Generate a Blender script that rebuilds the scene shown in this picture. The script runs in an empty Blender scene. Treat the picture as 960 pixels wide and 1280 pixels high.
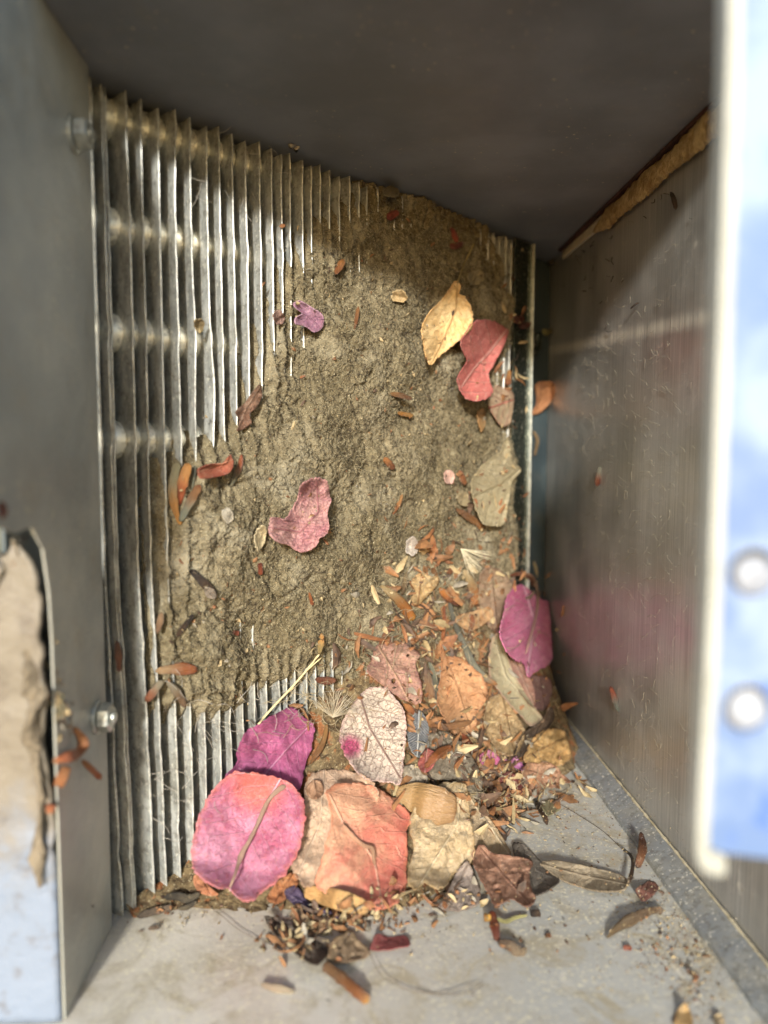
import bpy, math, random
import numpy as np
from mathutils import Vector, Matrix
from mathutils.bvhtree import BVHTree

S = bpy.context.scene
COL = S.collection
RNG = np.random.RandomState(7)
rnd = random.Random(11)

# ------------------------------------------------------------------ camera
YAW, PITCH, ROLL, CZ = .04571, -.0798, .00187, .11488
FPX = 945.77
_f = np.array([math.sin(YAW)*math.cos(PITCH), math.cos(YAW)*math.cos(PITCH), math.sin(PITCH)])
_r = np.array([math.cos(YAW), -math.sin(YAW), 0.])
_u = np.cross(_r, _f)
_r, _u = math.cos(ROLL)*_r+math.sin(ROLL)*_u, -math.sin(ROLL)*_r+math.cos(ROLL)*_u
CAM = np.array([0, 0, CZ])
cd = bpy.data.cameras.new('camera'); cam = bpy.data.objects.new('camera', cd); COL.objects.link(cam)
m = Matrix.Identity(4)
for i in range(3):
    m[i][0], m[i][1], m[i][2], m[i][3] = _r[i], _u[i], -_f[i], CAM[i]
cam.matrix_world = m
cd.sensor_fit = 'VERTICAL'; cd.sensor_height = 36; cd.sensor_width = 27; cd.lens = FPX/1280*36
cd.clip_start = .005; cd.clip_end = 100
cd.dof.use_dof = True; cd.dof.focus_distance = .225; cd.dof.aperture_fstop = 8.0
S.camera = cam

# ------------------------------------------------------------------ light
HEAD = math.radians(8)      # sunlight travels mostly into the box and a little to the right
ELEV = math.radians(17.5)
world = bpy.data.worlds.new('World'); S.world = world; world.use_nodes = True
wn = world.node_tree
sky = wn.nodes.new('ShaderNodeTexSky'); sky.sky_type = 'NISHITA'; sky.sun_disc = False
sky.sun_elevation = ELEV; sky.sun_rotation = math.pi+HEAD
wn.links.new(sky.outputs[0], wn.nodes['Background'].inputs[0])
wn.nodes['Background'].inputs[1].default_value = .15
sd = bpy.data.lights.new('sun', 'SUN'); sd.energy = 3.9; sd.angle = math.radians(5.0); sd.color = (1, .98, .93)
sun = bpy.data.objects.new('sun', sd); COL.objects.link(sun)
sdir = Vector((math.sin(HEAD)*math.cos(ELEV), math.cos(HEAD)*math.cos(ELEV), -math.sin(ELEV)))
sun.rotation_euler = (-sdir).to_track_quat('Z', 'Y').to_euler()
S.view_settings.view_transform = 'Standard'; S.view_settings.look = 'None'
S.view_settings.exposure = 1.12; S.view_settings.gamma = 1

# ------------------------------------------------------------------ helpers
H = .2
XL, XR = -.05755, .09091
CO = np.array([XL, .1792, 0.])                 # left foot of the coil face
CU = np.array([1, 1, 0.])/math.sqrt(2)         # along the coil
CN = np.array([1, -1, 0.])/math.sqrt(2)        # out of the coil, towards the opening
CL = .188

def ray(x, y):
    x = np.asarray(x, float); y = np.asarray(y, float)
    a = (x-480)/FPX; b = -(y-640)/FPX
    return a[..., None]*_r+b[..., None]*_u+_f
def coil_uz(x, y, w=0):
    d = ray(x, y); t = ((CO+CN*w-CAM)@CN)/(d@CN); P = CAM+t[..., None]*d if np.ndim(t) else CAM+t*d
    return (P-CO)@CU, P[..., 2]
def P3(u, w, z): return CO+CU*u+CN*w+np.array([0, 0, z])

def lin(c):
    if isinstance(c, str):
        c = tuple(int(c[i:i+2], 16)/255 for i in (0, 2, 4))
    return tuple(((v+.055)/1.055)**2.4 if v > .04045 else v/12.92 for v in c[:3])+(1,)

def pl(c, k=.2):
    c = lin(c); y = .3*c[0]+.55*c[1]+.15*c[2]; return tuple(v+(y-v)*k for v in c[:3])+(1,)  # greys the colours, putting a hazy glare into them

_perm = np.random.RandomState(3).rand(8, 256, 256)
def vnoise(x, y, s=0):
    x = np.asarray(x, float)+s*17.3; y = np.asarray(y, float)+s*5.7
    xi = np.floor(x).astype(int); yi = np.floor(y).astype(int); fx = x-xi; fy = y-yi
    fx = fx*fx*(3-2*fx); fy = fy*fy*(3-2*fy); p = _perm[s % 8]
    a = p[xi % 256, yi % 256]; b = p[(xi+1) % 256, yi % 256]; c = p[xi % 256, (yi+1) % 256]; d = p[(xi+1) % 256, (yi+1) % 256]
    return (a*(1-fx)+b*fx)*(1-fy)+(c*(1-fx)+d*fx)*fy-.5
def fbm(x, y, o=4, s=0):
    r = 0; a = 1
    for k in range(o):
        r = r+a*vnoise(x*2**k, y*2**k, s+k); a *= .5
    return r
def smooth(x, a, b):
    t = np.clip((x-a)/(b-a), 0, 1); return t*t*(3-2*t)

def mesh(name, V, F, mat=None, parent=None, shade=True, attrs=None):
    me = bpy.data.meshes.new(name); me.from_pydata([tuple(map(float, v)) for v in V], [], [tuple(int(i) for i in f) for f in F])
    if shade: me.polygons.foreach_set('use_smooth', [True]*len(me.polygons))
    if attrs:
        for k, a in attrs.items():
            at = me.attributes.new(k, 'FLOAT_VECTOR', 'POINT'); at.data.foreach_set('vector', np.asarray(a, dtype=np.float32).ravel())
    me.update()
    o = bpy.data.objects.new(name, me); COL.objects.link(o)
    if mat: me.materials.append(mat)
    if parent: o.parent = parent
    return o
def tag(o, label=None, cat=None, group=None, kind=None):
    if label: o['label'] = label
    if cat: o['category'] = cat
    if group: o['group'] = group
    if kind: o['kind'] = kind
    return o
def empty(name, loc):
    o = bpy.data.objects.new(name, None); COL.objects.link(o); o.location = tuple(loc); o.empty_display_size = .01
    return o
def part_of(o, par):
    o.parent = par; o.matrix_parent_inverse = Matrix.Translation(-par.location)
    return o
def boxVF(ax, bx, ay, by, az, bz):
    V = [(x, y, z) for x in (ax, bx) for y in (ay, by) for z in (az, bz)]
    F = [(0, 1, 3, 2), (4, 6, 7, 5), (0, 4, 5, 1), (2, 3, 7, 6), (0, 2, 6, 4), (1, 5, 7, 3)]
    return V, F
def coilbox(u0, u1, w0, w1, z0, z1):
    V, F = boxVF(u0, u1, w0, w1, z0, z1)
    return [P3(*v) for v in V], F
def bevel(o, w=.0004, seg=2):
    b = o.modifiers.new('bevel', 'BEVEL'); b.width = w; b.segments = seg; b.limit_method = 'ANGLE'
    return o

# ------------------------------------------------------------------ node helpers
class NT:
    def __init__(s, name):
        s.m = bpy.data.materials.new(name); s.m.use_nodes = True; s.t = s.m.node_tree
        s.b = s.t.nodes['Principled BSDF']; s.out = s.t.nodes['Material Output']
    def n(s, typ, **k):
        nd = s.t.nodes.new('ShaderNode'+typ)
        for a, v in k.items():
            if a.startswith('i_'):
                key = a[2:]; key = int(key) if key.isdigit() else key.replace('_', ' ')
                s.set(nd.inputs[key], v)
            else: setattr(nd, a, v)
        return nd
    def set(s, inp, v):
        if isinstance(v, bpy.types.NodeSocket): s.t.links.new(v, inp)
        elif isinstance(v, bpy.types.Node): s.t.links.new(v.outputs[0], inp)
        else: inp.default_value = v
    def math(s, op, a, b=0., c=None, clamp=False):
        nd = s.t.nodes.new('ShaderNodeMath'); nd.operation = op; nd.use_clamp = clamp
        s.set(nd.inputs[0], a); s.set(nd.inputs[1], b)
        if c is not None: s.set(nd.inputs[2], c)
        return nd.outputs[0]
    def mix(s, f, a, b, blend='MIX'):
        nd = s.t.nodes.new('ShaderNodeMix'); nd.data_type = 'RGBA'; nd.blend_type = blend
        s.set(nd.inputs[0], f); s.set(nd.inputs[6], a); s.set(nd.inputs[7], b); return nd.outputs[2]
    def step(s, x, a, b):
        nd = s.t.nodes.new('ShaderNodeMapRange'); nd.interpolation_type = 'SMOOTHSTEP'
        s.set(nd.inputs[0], x); nd.inputs[1].default_value = a; nd.inputs[2].default_value = b; return nd.outputs[0]
    def noise(s, vec, scale, detail=4, rough=.55, dist=0.):
        nd = s.n('TexNoise'); s.set(nd.inputs['Vector'], vec); nd.inputs['Scale'].default_value = scale
        nd.inputs['Detail'].default_value = detail; nd.inputs['Roughness'].default_value = rough; nd.inputs['Distortion'].default_value = dist
        return nd.outputs[0]
    def obj(s, scale=(1, 1, 1), rot=(0, 0, 0)):
        tc = s.n('TexCoord'); mp = s.n('Mapping'); s.set(mp.inputs[0], tc.outputs['Object'])
        mp.inputs['Scale'].default_value = scale; mp.inputs['Rotation'].default_value = rot; return mp.outputs[0]
    def bump(s, h, strength=.4, dist=.0005, prev=None):
        nd = s.n('Bump'); s.set(nd.inputs['Height'], h); nd.inputs['Strength'].default_value = strength; nd.inputs['Distance'].default_value = dist
        if prev: s.set(nd.inputs['Normal'], prev)
        return nd.outputs[0]
    def P(s, **k):
        for a, v in k.items(): s.set(s.b.inputs[a.replace('_', ' ')], v)
        return s.m

# ------------------------------------------------------------------ materials of the cabinet
def mat_painted(name, c1, c2, rough=.4, specks=.25, metal=0., bump=.15, dusty='8a7f68', dust_amt=.5):
    M = NT(name); v = M.obj()
    big = M.noise(v, 28, 5, .6); fine = M.noise(v, 900, 3, .6)
    c = M.mix(M.step(big, .35, .68), lin(c1), lin(c2))
    sp = M.noise(v, 650, 2, .5); gate = M.noise(v, 45, 3, .6)
    mk = M.math('MULTIPLY', M.step(sp, .66, .74), M.step(gate, .45, .65))
    c = M.mix(M.math('MULTIPLY', mk, specks), c, lin('c9bd9c'))
    d = M.math('MULTIPLY', M.step(M.noise(v, 90, 6, .7), .5, .78), dust_amt)
    c = M.mix(d, c, lin(dusty))
    r = M.math('MULTIPLY_ADD', big, .3, rough-.12)
    nb = M.bump(M.noise(v, 160, 5, .6), bump, .0006); nb = M.bump(fine, bump*.6, .0002, nb)
    return M.P(Base_Color=c, Roughness=r, Metallic=metal, Normal=nb)
m_ceil = mat_painted('dark_dusty_paint', '6e7175', '82858a', .5, 1., dust_amt=.3, dusty='8a8474')
m_left = mat_painted('grey_wall_paint', '80827c', 'a09e92', .34, .8, bump=.8, dust_amt=.5)
m_back = mat_painted('dark_back_sheet', '2c363a', '3a4548', .4, .2, dust_amt=.15)

def mat_brushed():
    M = NT('brushed_dusty_steel'); v = M.obj()
    st = M.obj((1, 1700, 24)); streak = M.noise(st, 1., 2, .5)
    st2 = M.obj((1, 90, 22)); band = M.noise(st2, 1., 3, .5)
    blot = M.noise(v, 35, 6, .65)
    c = M.mix(M.step(streak, .25, .8), lin('989894'), lin('c2c0ba'))
    c = M.mix(M.math('MULTIPLY', M.step(band, .35, .7), .3), c, lin('908c86'))
    sep = M.n('SeparateXYZ'); M.set(sep.inputs[0], v)
    # dust and scratches
    w = M.n('TexNoise'); M.set(w.inputs['Vector'], v); w.inputs['Scale'].default_value = 70; w.inputs['Detail'].default_value = 3
    add = M.n('VectorMath', operation='MULTIPLY_ADD'); M.set(add.inputs[0], w.outputs[1]); add.inputs[1].default_value = (.012, .012, .012); M.set(add.inputs[2], v)
    vor = M.n('TexVoronoi', feature='DISTANCE_TO_EDGE'); M.set(vor.inputs['Vector'], add.outputs[0]); vor.inputs['Scale'].default_value = 130
    scr = M.math('SUBTRACT', 1., M.step(vor.outputs[0], .0, .022))
    gate = M.step(M.noise(v, 85, 4, .7), .52, .66)
    scr = M.math('MULTIPLY', scr, gate)
    sp = M.math('MULTIPLY', M.step(M.noise(v, 1100, 2, .5), .62, .72), M.step(blot, .42, .62))
    dust = M.math('MAXIMUM', M.math('MULTIPLY', scr, .55), M.math('MULTIPLY', sp, .5))
    # reflected light streak painted as a pale band across the sheet, and grime near the floor
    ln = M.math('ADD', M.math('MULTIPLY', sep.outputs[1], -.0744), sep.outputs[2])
    sc = M.math('ABSOLUTE', M.math('SUBTRACT', ln, .1348)); reflm = M.math('SUBTRACT', 1., M.step(sc, 0., .0036))
    reflm = M.math('MULTIPLY', reflm, M.math('MULTIPLY_ADD', M.step(streak, .3, .7), .6, .15))
    dust = M.math('MAXIMUM', dust, M.math('MULTIPLY', reflm, 1.0))  # the dust mask carries the painted light streak as well
    film = M.math('MULTIPLY', M.step(blot, .35, .75), .42)
    cc = M.mix(film, c, lin('8a8884'))
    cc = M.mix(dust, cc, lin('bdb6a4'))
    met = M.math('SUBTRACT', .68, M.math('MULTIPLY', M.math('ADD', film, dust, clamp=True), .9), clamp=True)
    nb = M.bump(streak, .06, .0002); nb = M.bump(dust, .3, .0002, nb)
    return M.P(Base_Color=cc, Metallic=met, Roughness=M.math('MULTIPLY_ADD', blot, .25, .22), Normal=nb)
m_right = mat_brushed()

def mat_floor():
    M = NT('dusty_floor_sheet'); v = M.obj()
    a = M.noise(v, 22, 6, .62, .6); b = M.noise(v, 75, 6, .7, 1.2)
    sep = M.n('SeparateXYZ'); M.set(sep.inputs[0], v)
    side = M.step(M.math('MULTIPLY_ADD', a, .05, sep.outputs[0]), .0, .075)
    c = M.mix(M.step(a, .3, .72), lin('bab2a2'), lin('d0c9bc'))
    c = M.mix(M.math('MULTIPLY', side, .75), c, lin('a6a8a4'))
    c = M.mix(M.math('MULTIPLY', M.step(b, .46, .66), .75), c, lin('a3977c'))
    c = M.mix(M.math('MULTIPLY', M.step(M.noise(v, 120, 6, .7, .6), .55, .7), .55), c, lin('d9d2c2'))
    sp = M.step(M.noise(v, 900, 3, .65), .54, .64)
    gp = M.step(M.noise(v, 60, 4, .6), .36, .56)
    c = M.mix(M.math('MULTIPLY', M.math('MULTIPLY', sp, gp), .8), c, lin('ded6b8'))
    dk = M.step(M.noise(v, 520, 3, .5, .5), .7, .76)
    c = M.mix(M.math('MULTIPLY', dk, .6), c, lin('4d453a'))
    nb = M.bump(M.noise(v, 320, 6, .75), .3, .0006); nb = M.bump(M.noise(v, 1600, 2, .6), .4, .0002, nb)
    return M.P(Base_Color=c, Roughness=M.math('MULTIPLY_ADD', a, .4, .22), Metallic=.25, Normal=nb)
m_floor = mat_floor()

def mat_alu(name, c1, c2, metal, rough, dirt=.5, dirtc='6e664f', z=400):
    M = NT(name); v = M.obj()
    a = M.noise(M.obj((1, 1, .35)), z, 5, .65); b = M.noise(v, 70, 5, .7)
    c = M.mix(M.step(a, .3, .7), lin(c1), lin(c2))
    c = M.mix(M.math('MULTIPLY', M.step(b, .42, .75), dirt), c, lin(dirtc))
    sp = M.step(M.noise(v, 900, 3, .65), .58, .68)
    c = M.mix(M.math('MULTIPLY', M.step(M.noise(v, 600, 4, .7), .5, .36), .5), c, lin('5c584c'))
    c = M.mix(M.math('MULTIPLY', sp, .7), c, lin('d8d4c4'))
    nb = M.bump(a, .35, .0003); nb = M.bump(M.noise(v, 1500, 3, .6), .25, .0001, nb)
    return M.P(Base_Color=c, Metallic=metal, Roughness=M.math('MULTIPLY_ADD', b, .35, rough-.15), Normal=nb)
m_fin = mat_alu('dusty_aluminium_fin', '888a86', 'bebfb8', .5, .38, .5, '6c6856')
m_tube = mat_alu('fin_collar_metal', 'f0ecd8', 'f8f4e6', .6, .36, .1, 'a08c5c')
m_plate = mat_alu('coil_end_metal', '2a332e', '3a443e', .8, .3, .5, '3a3a2c', 120)
m_zinc = mat_alu('zinc_bolt', 'a0a49e', 'c4c8c0', .7, .38, .4)
m_lip = mat_alu('blue_grey_flange', '75797b', '8a8d8c', .3, .45, .7, '938c78', 90)

# ------------------------------------------------------------------ the cabinet
def structure(name, V, F, mat, bev=.0003):
    o = mesh(name, V, F, mat, shade=False); o['kind'] = 'structure'
    if bev: bevel(o, bev)
    return o
structure('floor', *boxVF(XL-.045, XR+.03, .07, .42, -.0015, 0), m_floor)
# ceiling sheet, its free edge towards the opening
structure('ceiling', *boxVF(XL-.02, XR+.03, .146, .42, H, H+.0015), m_ceil)
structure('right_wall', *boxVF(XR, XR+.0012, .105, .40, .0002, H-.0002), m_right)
# left wall: high part reaches further out than the low part
lw = [(.092, .1045), (.110, .1035), (.124, .1030), (.133, .1005), (.139, .1012), (.1440, .0965), (.1462, .088), (.1470, .078), (.147, 0.0002), (.1775, 0.0002), (.1778, H-.0002), (.092, H-.0002)]
V = [(XL, y, z) for y, z in lw]+[(XL-.0005, y, z) for y, z in lw]; n = len(lw)
structure('left_wall', V, [tuple(range(n-1, -1, -1)), tuple(range(n, 2*n))]+[(i, (i+1) % n, n+(i+1) % n, n+i) for i in range(n)], m_left)
structure('back_wall', *boxVF(XL-.02, XR+.03, .40, .4012, .0002, H-.0002), m_back)
structure('side_wall_with_added_sheet', *boxVF(XL-.0105, XL-.0095, .1500, .40, .0002, H-.0002), m_back)  # run forward as an added dark sheet to keep the flange notch dark
V, F = coilbox(CL+.0015, CL+.045, -.0135, -.0125, .0002, H-.0002)
V = [(min(v[0], XR-.0002), v[1] if v[0] <= XR-.0002 else v[1]-(v[0]-XR+.0002), v[2]) for v in V]
structure('recessed_panel', V, F, m_back)

# bright dusty front flange, lower left
def mat_flange():
    M = NT('dusty_front_flange'); v = M.obj()
    a = M.noise(v, 60, 6, .7, 1.); sep = M.n('SeparateXYZ'); M.set(sep.inputs[0], v)
    k = M.step(M.math('MULTIPLY_ADD', a, .05, sep.outputs[2]), .05, .075)
    c = M.mix(k, lin('66707e'), lin('6a6254'))
    c = M.mix(M.math('MULTIPLY', M.step(M.noise(v, 150, 5, .7), .5, .7), .6), c, lin('4a4036'))
    return M.P(Base_Color=c, Roughness=.6, Normal=M.bump(M.noise(v, 200, 5, .7), .6, .001))
V = []; F = []
zs = np.linspace(0.0003, .0975, 60)
for k, z in enumerate(zs):
    xr = XL-.0007
    jag = .0016*float(fbm(np.array(z*230.), np.array(2.), 3, 2))*(z > .035)-.004*max(0., (z-.090)/.0075)**2
    for x in (XL-.04, XL-.0135, XL-.0110, XL-.0085, xr-.005+jag, xr-.0015+jag, xr+jag-.0006*(z > .035)):
        yy = .1462-.0022*smooth(np.array(z), .045, .088)*smooth(np.array(x), XL-.03, XL-.002)+.0010*fbm(np.array(z*260.), np.array(x*300.), 3, 1)*(1 if z > .03 else .3)
        zt = z if z < .06 else .06+(z-.06)*(1 if x > XL-.009 else (.75 if x > XL-.0115 else .45))
        V.append((x, float(yy), zt+.0012*float(fbm(np.array(x*500.), np.array(z*40.), 3, 2))*(z > .06)))
for k in range(len(zs)-1):
    for j in range(6):
        a = k*7+j; F.append((a, a+1, a+8, a+7))
fl = mesh('front_flange', V, F, mat_flange()); fl['kind'] = 'structure'
so = fl.modifiers.new('s', 'SOLIDIFY'); so.thickness = .0012; so.offset = -1

# floor flange along the right wall, and the dusty seam on it
V = []; F = []
ys = np.linspace(.08, .34, 130)
for k, y in enumerate(ys):
    e = .0003*vnoise(np.array(y*300), np.array(.5), 2)
    for x, z in ((XR-.0076+e, .0001), (XR-.0074+e, .0013), (XR-.0066+e, .0016), (XR-.0010, .0042)):
        V.append((x, y, z))
for k in range(len(ys)-1):
    for j in range(3): a = k*4+j; F.append((a, a+1, a+5, a+4))
lip = mesh('floor_flange', V, F, m_lip, shade=False); lip['kind'] = 'structure'
def mat_plain(name, c1, c2, scale=300, rough=.8, bump=.6, bd=.0005, metal=0.):
    M = NT(name); v = M.obj(); a = M.noise(v, scale, 5, .65); b = M.noise(v, scale*.22, 4, .6)
    c = M.mix(M.step(M.math('MULTIPLY', M.math('ADD', a, b), .5), .38, .62), lin(c1), lin(c2))
    return M.P(Base_Color=c, Roughness=rough, Metallic=metal, Normal=M.bump(a, bump, bd))
def ridge(name, pts, rad, mat, n=8, amp=.5, fr=400, seed=0, squash=(1, 1)):
    """irregular strip of sealant or dust following 3D points"""
    pts = np.array(pts, float); N = len(pts); V = []; F = []
    for i in range(N):
        T = pts[min(i+1, N-1)]-pts[max(i-1, 0)]; T /= np.linalg.norm(T)
        A = np.cross(T, (0, 0, 1.)); A /= np.linalg.norm(A); B = np.cross(A, T)
        rr = rad[i] if hasattr(rad, '__len__') else rad
        for j in range(n):
            th = 2*math.pi*j/n
            q = rr*(1+amp*2*float(fbm(np.array(i*fr/1000.+seed), np.array(j*.9), 3, 2)))
            V.append(pts[i]+q*(math.cos(th)*A*squash[0]+math.sin(th)*B*squash[1]))
    for i in range(N-1):
        for j in range(n): F.append((i*n+j, i*n+(j+1) % n, (i+1)*n+(j+1) % n, (i+1)*n+j))
    F.append(tuple(range(n))[::-1]); F.append(tuple((N-1)*n+j for j in range(n)))
    return V, F
ys = np.linspace(.12, .325, 160)
V, F = ridge('seam', [(XR-.0006, y, .0042) for y in ys], [.00035+.0004*max(0, float(vnoise(np.array(y*260), np.array(.3), 3))) for y in ys], None, 6, .35, 1900)
tag(mesh('seam_dust', V, F, mat_plain('seam_dust', '8f8468', 'b0a58a')), 'pale line of dust packed along the foot of the right metal wall', kind='stuff')

# foam sealing strip in the upper right corner
seal = empty('foam_seal', (XR-.002, .23, H-.004))
tag(seal, 'ragged tan foam sealing strip running along the upper right corner', 'sealing strip')
ys = np.linspace(.150, .279, 110)
V, F = ridge('foam', [(XR-.0018, y, H-.0050) for y in ys], [.0029*min(1, .25+(.279-y)*45)*(.95+.12*math.sin(y*170)) for y in ys], None, 14, .2, 900, 3, (.5, 1.25))
part_of(mesh('foam', V, F, mat_plain('aged_foam', '7d6338', 'b39b6c', 500, .9, .9, .0012)), seal)
V, F = boxVF(XR-.0014, XR-.0003, .150, .322, H-.0075, H-.0012)
V = [(x, y, z+.003*(y-.15)/.17*(1 if z < H-.004 else 0)) for x, y, z in V]
part_of(bevel(mesh('backing_strip', V, F, mat_plain('backing_strip', 'a8a08c', 'bdb49c', 200), shade=False)), seal)
V, F = boxVF(XR-.0030, XR-.0003, .150, .322, H-.0013, H-.0003)  # gap above the foam filled with a strip coloured dark for its shade
part_of(mesh('gap_line', V, F, mat_plain('gap_dark', '2b1512', '4a2a20', 260), shade=False), seal)

# ------------------------------------------------------------------ the coil
coil = empty('evaporator_coil', P3(.09, 0, 0))
tag(coil, 'dusty aluminium fin coil standing across the back of the metal box', 'coil')
finu = [.0002, .0024, .0042, .0084, .0128, .0169, .021, .0263, .0306, .0346, .0387, .0426, .0472, .0514, .0548, .0581, .062, .0657, .0695, .0733, .0777, .0818, .086, .0899, .094]
while finu[-1] < .171: finu.append(finu[-1]+.00405+rnd.uniform(-.0003, .0003))
TZ = [.1945, .1694, .1441, .1181, .0938, .068, .041, .0163]
TZ = [z-.0005 for z in TZ]
def make_fin(i, u0):
    nz, nw = 110, 7; z = np.linspace(.0012 if u0 > .01 else .0004, .1982-.0006*(i % 3), nz)
    r = np.random.RandomState(100+i)
    lo = r.uniform(-1, 1)
    bend = .0003*fbm(z*22+i*3.1, z*0+i*.37, 2, 1)+.0010*fbm(z*14, z*0+u0*40, 2, 4)
    # common sag: upright at the top, pushed to the right lower down
    low = smooth(z, .10, .02)
    bend = bend+low*.0019*(1-u0*4)
    k = 0*z
    for tz in TZ:
        s = r.uniform(.25, .85)*(1.5 if tz < .03 else 1)
        zz = (z-tz-r.uniform(-.001, .001))/.0022
        k += s*.00045*np.exp(-zz**2)*(1 if tz > .05 else -1) - s*.0001*np.exp(-((z-tz+.004)/.002)**2)
    # crimped spots where two fins lean together
    for _ in range(r.randint(0, 2)):
        c = r.uniform(.02, .19); k += r.uniform(-.0011, .0011)*np.exp(-((z-c)/.012)**2)
    edge = .00010*fbm(z*300, z*0+i, 2, 5)
    w = np.array([0, -.0006, -.0016, -.004, -.008, -.014, -.022])
    V = []
    lean = r.uniform(-.0006, .0006)
    for a in range(nz):
        for b in range(nw):
            fade = math.exp(w[b]/.006)
            uu = u0+(bend[a]+k[a]+edge[a])*fade+lean*fade+.0002*float(r.uniform(-.5, .5))*(b in (1, 2))*.35
            V.append(P3(uu, w[b]+(.0002*float(edge[a]/.00010)*.5 if b == 0 else 0), z[a]))
    F = [(a*nw+b, a*nw+b+1, (a+1)*nw+b+1, (a+1)*nw+b) for a in range(nz-1) for b in range(nw-1)]
    o = part_of(mesh('fin', V, F, m_fin), coil)
    s = o.modifiers.new('s', 'SOLIDIFY'); s.thickness = .00028; s.offset = 0
    return o
for i, u0 in enumerate(finu): make_fin(i, u0)
def rod(name, A, B, r, mat, par, n=20, collars=None):
    A = np.array(A); B = np.array(B); T = (B-A)/np.linalg.norm(B-A)
    X = np.cross(T, (0, 0, 1.)); X /= np.linalg.norm(X); Y = np.cross(T, X)
    L = np.linalg.norm(B-A); st = [(0, r)]
    for c in (collars or []):
        st += [(c-.0006, r*1.0), (c-.0001, r*1.35), (c+.0006, r*1.32), (c+.0020, r*1.12)]
    st.append((L, r)); V = []; F = []
    for s, q in st:
        for j in range(n):
            th = 2*math.pi*j/n; V.append(A+T*s+q*(X*math.cos(th)+Y*math.sin(th)))
    for i in range(len(st)-1):
        for j in range(n): F.append((i*n+j, i*n+(j+1) % n, (i+1)*n+(j+1) % n, (i+1)*n+j))
    return part_of(mesh(name, V, F, mat), par)
for tz in TZ:
    dw = .0015 if tz > .1 else -.0035
    rod('tube', P3(-.006, -.0105+dw, tz), P3(CL-.001, -.0105+dw, tz), .0048, m_tube if tz > .1 else m_plate, coil, 18, None)
# end plate with its bright folded edge, frame channels, return bend
V, F = coilbox(.1752, CL-.0006, -.0016, -.0008, .0006, H-.0012); part_of(bevel(mesh('end_plate', V, F, m_plate, shade=False)), coil)
V, F = coilbox(CL-.0011, CL-.0003, -.011, .0006, .0006, H-.0010); part_of(bevel(mesh('edge_rail', V, F, m_zinc, shade=False), .0003), coil)
V, F = coilbox(-.002, CL, -.026, -.0225, .0004, H-.0006); part_of(mesh('rear_sheet', V, F, m_back, shade=False), coil)
arc = []
for k in range(22):
    a = math.pi+math.pi*k/21
    arc.append(P3(CL+.0085+.0058*math.cos(a), -.0065, .1655+.009*math.sin(a)+0*k))
V, F = ridge('x', arc, .0022, None, 10, .05)
part_of(mesh('return_bend', V, F, m_plate), coil)

# ------------------------------------------------------------------ dust mat on the fins
def catmull(P, n, closed=True):
    P = np.array(P, float); m_ = len(P); out = []
    segs = m_ if closed else m_-1
    # sample by chord length
    D = [np.linalg.norm(P[(i+1) % m_]-P[i]) for i in range(segs)]; tot = sum(D); acc = 0
    cum = [0]
    for d_ in D: cum.append(cum[-1]+d_)
    for k in range(n):
        s = tot*k/(n if closed else n-1); i = min(max(np.searchsorted(cum, s, side='right')-1, 0), segs-1)
        t = (s-cum[i])/max(D[i], 1e-9)
        g = lambda j: P[j % m_] if closed else P[min(max(j, 0), m_-1)]
        a, b, c, d_ = g(i-1), g(i), g(i+1), g(i+2)
        out.append(.5*((2*b)+(-a+c)*t+(2*a-5*b+4*c-d_)*t*t+(-a+3*b-3*c+d_)*t**3))
    return np.array(out)
def signed_dist(X, Y, poly):
    d = np.full(X.shape, 1e9); ins = np.zeros(X.shape, bool); n = len(poly)
    for i in range(n):
        ax, ay = poly[i]; bx, by = poly[(i+1) % n]
        ex, ey = bx-ax, by-ay; L2 = ex*ex+ey*ey+1e-18
        t = np.clip(((X-ax)*ex+(Y-ay)*ey)/L2, 0, 1)
        d = np.minimum(d, np.hypot(X-ax-t*ex, Y-ay-t*ey))
        c = ((ay > Y) != (by > Y)) & (X < (bx-ax)*(Y-ay)/(by-ay+1e-18)+ax); ins ^= c
    return np.where(ins, d, -d)
dpoly = [(470,225),(500,225),(530,235),(570,255),(606,272),(620,300),(632,330),(642,380),(636,430),(630,470),(638,520),(648,560),(652,640),(654,720),(645,780),(560,860),(440,885),(418,858),(385,850),(340,858),(310,865),(290,888),(262,902),(245,893),(228,885),(208,895),(193,880),(188,850),(192,790),(201,720),(205,650),(210,590),(225,573),(250,560),(285,552),(297,520),(312,490),(325,468),(333,420),(345,385),(352,345),(370,325),(390,300),(402,275),(430,262),(462,250)]
du, dz_ = coil_uz([p[0] for p in dpoly], [p[1] for p in dpoly])
NU, NZ = 372, 400
gu = np.linspace(.012, CL-.0135, NU); gz = np.linspace(.0005, H-.0004, NZ)
U, Z = np.meshgrid(gu, gz, indexing='ij')
sdist = signed_dist(U, Z, list(zip(du, dz_)))
sdist = sdist+.0035*fbm(U*170, Z*170, 4, 2)+.0012*fbm(U*900, Z*500, 2, 6)
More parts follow.
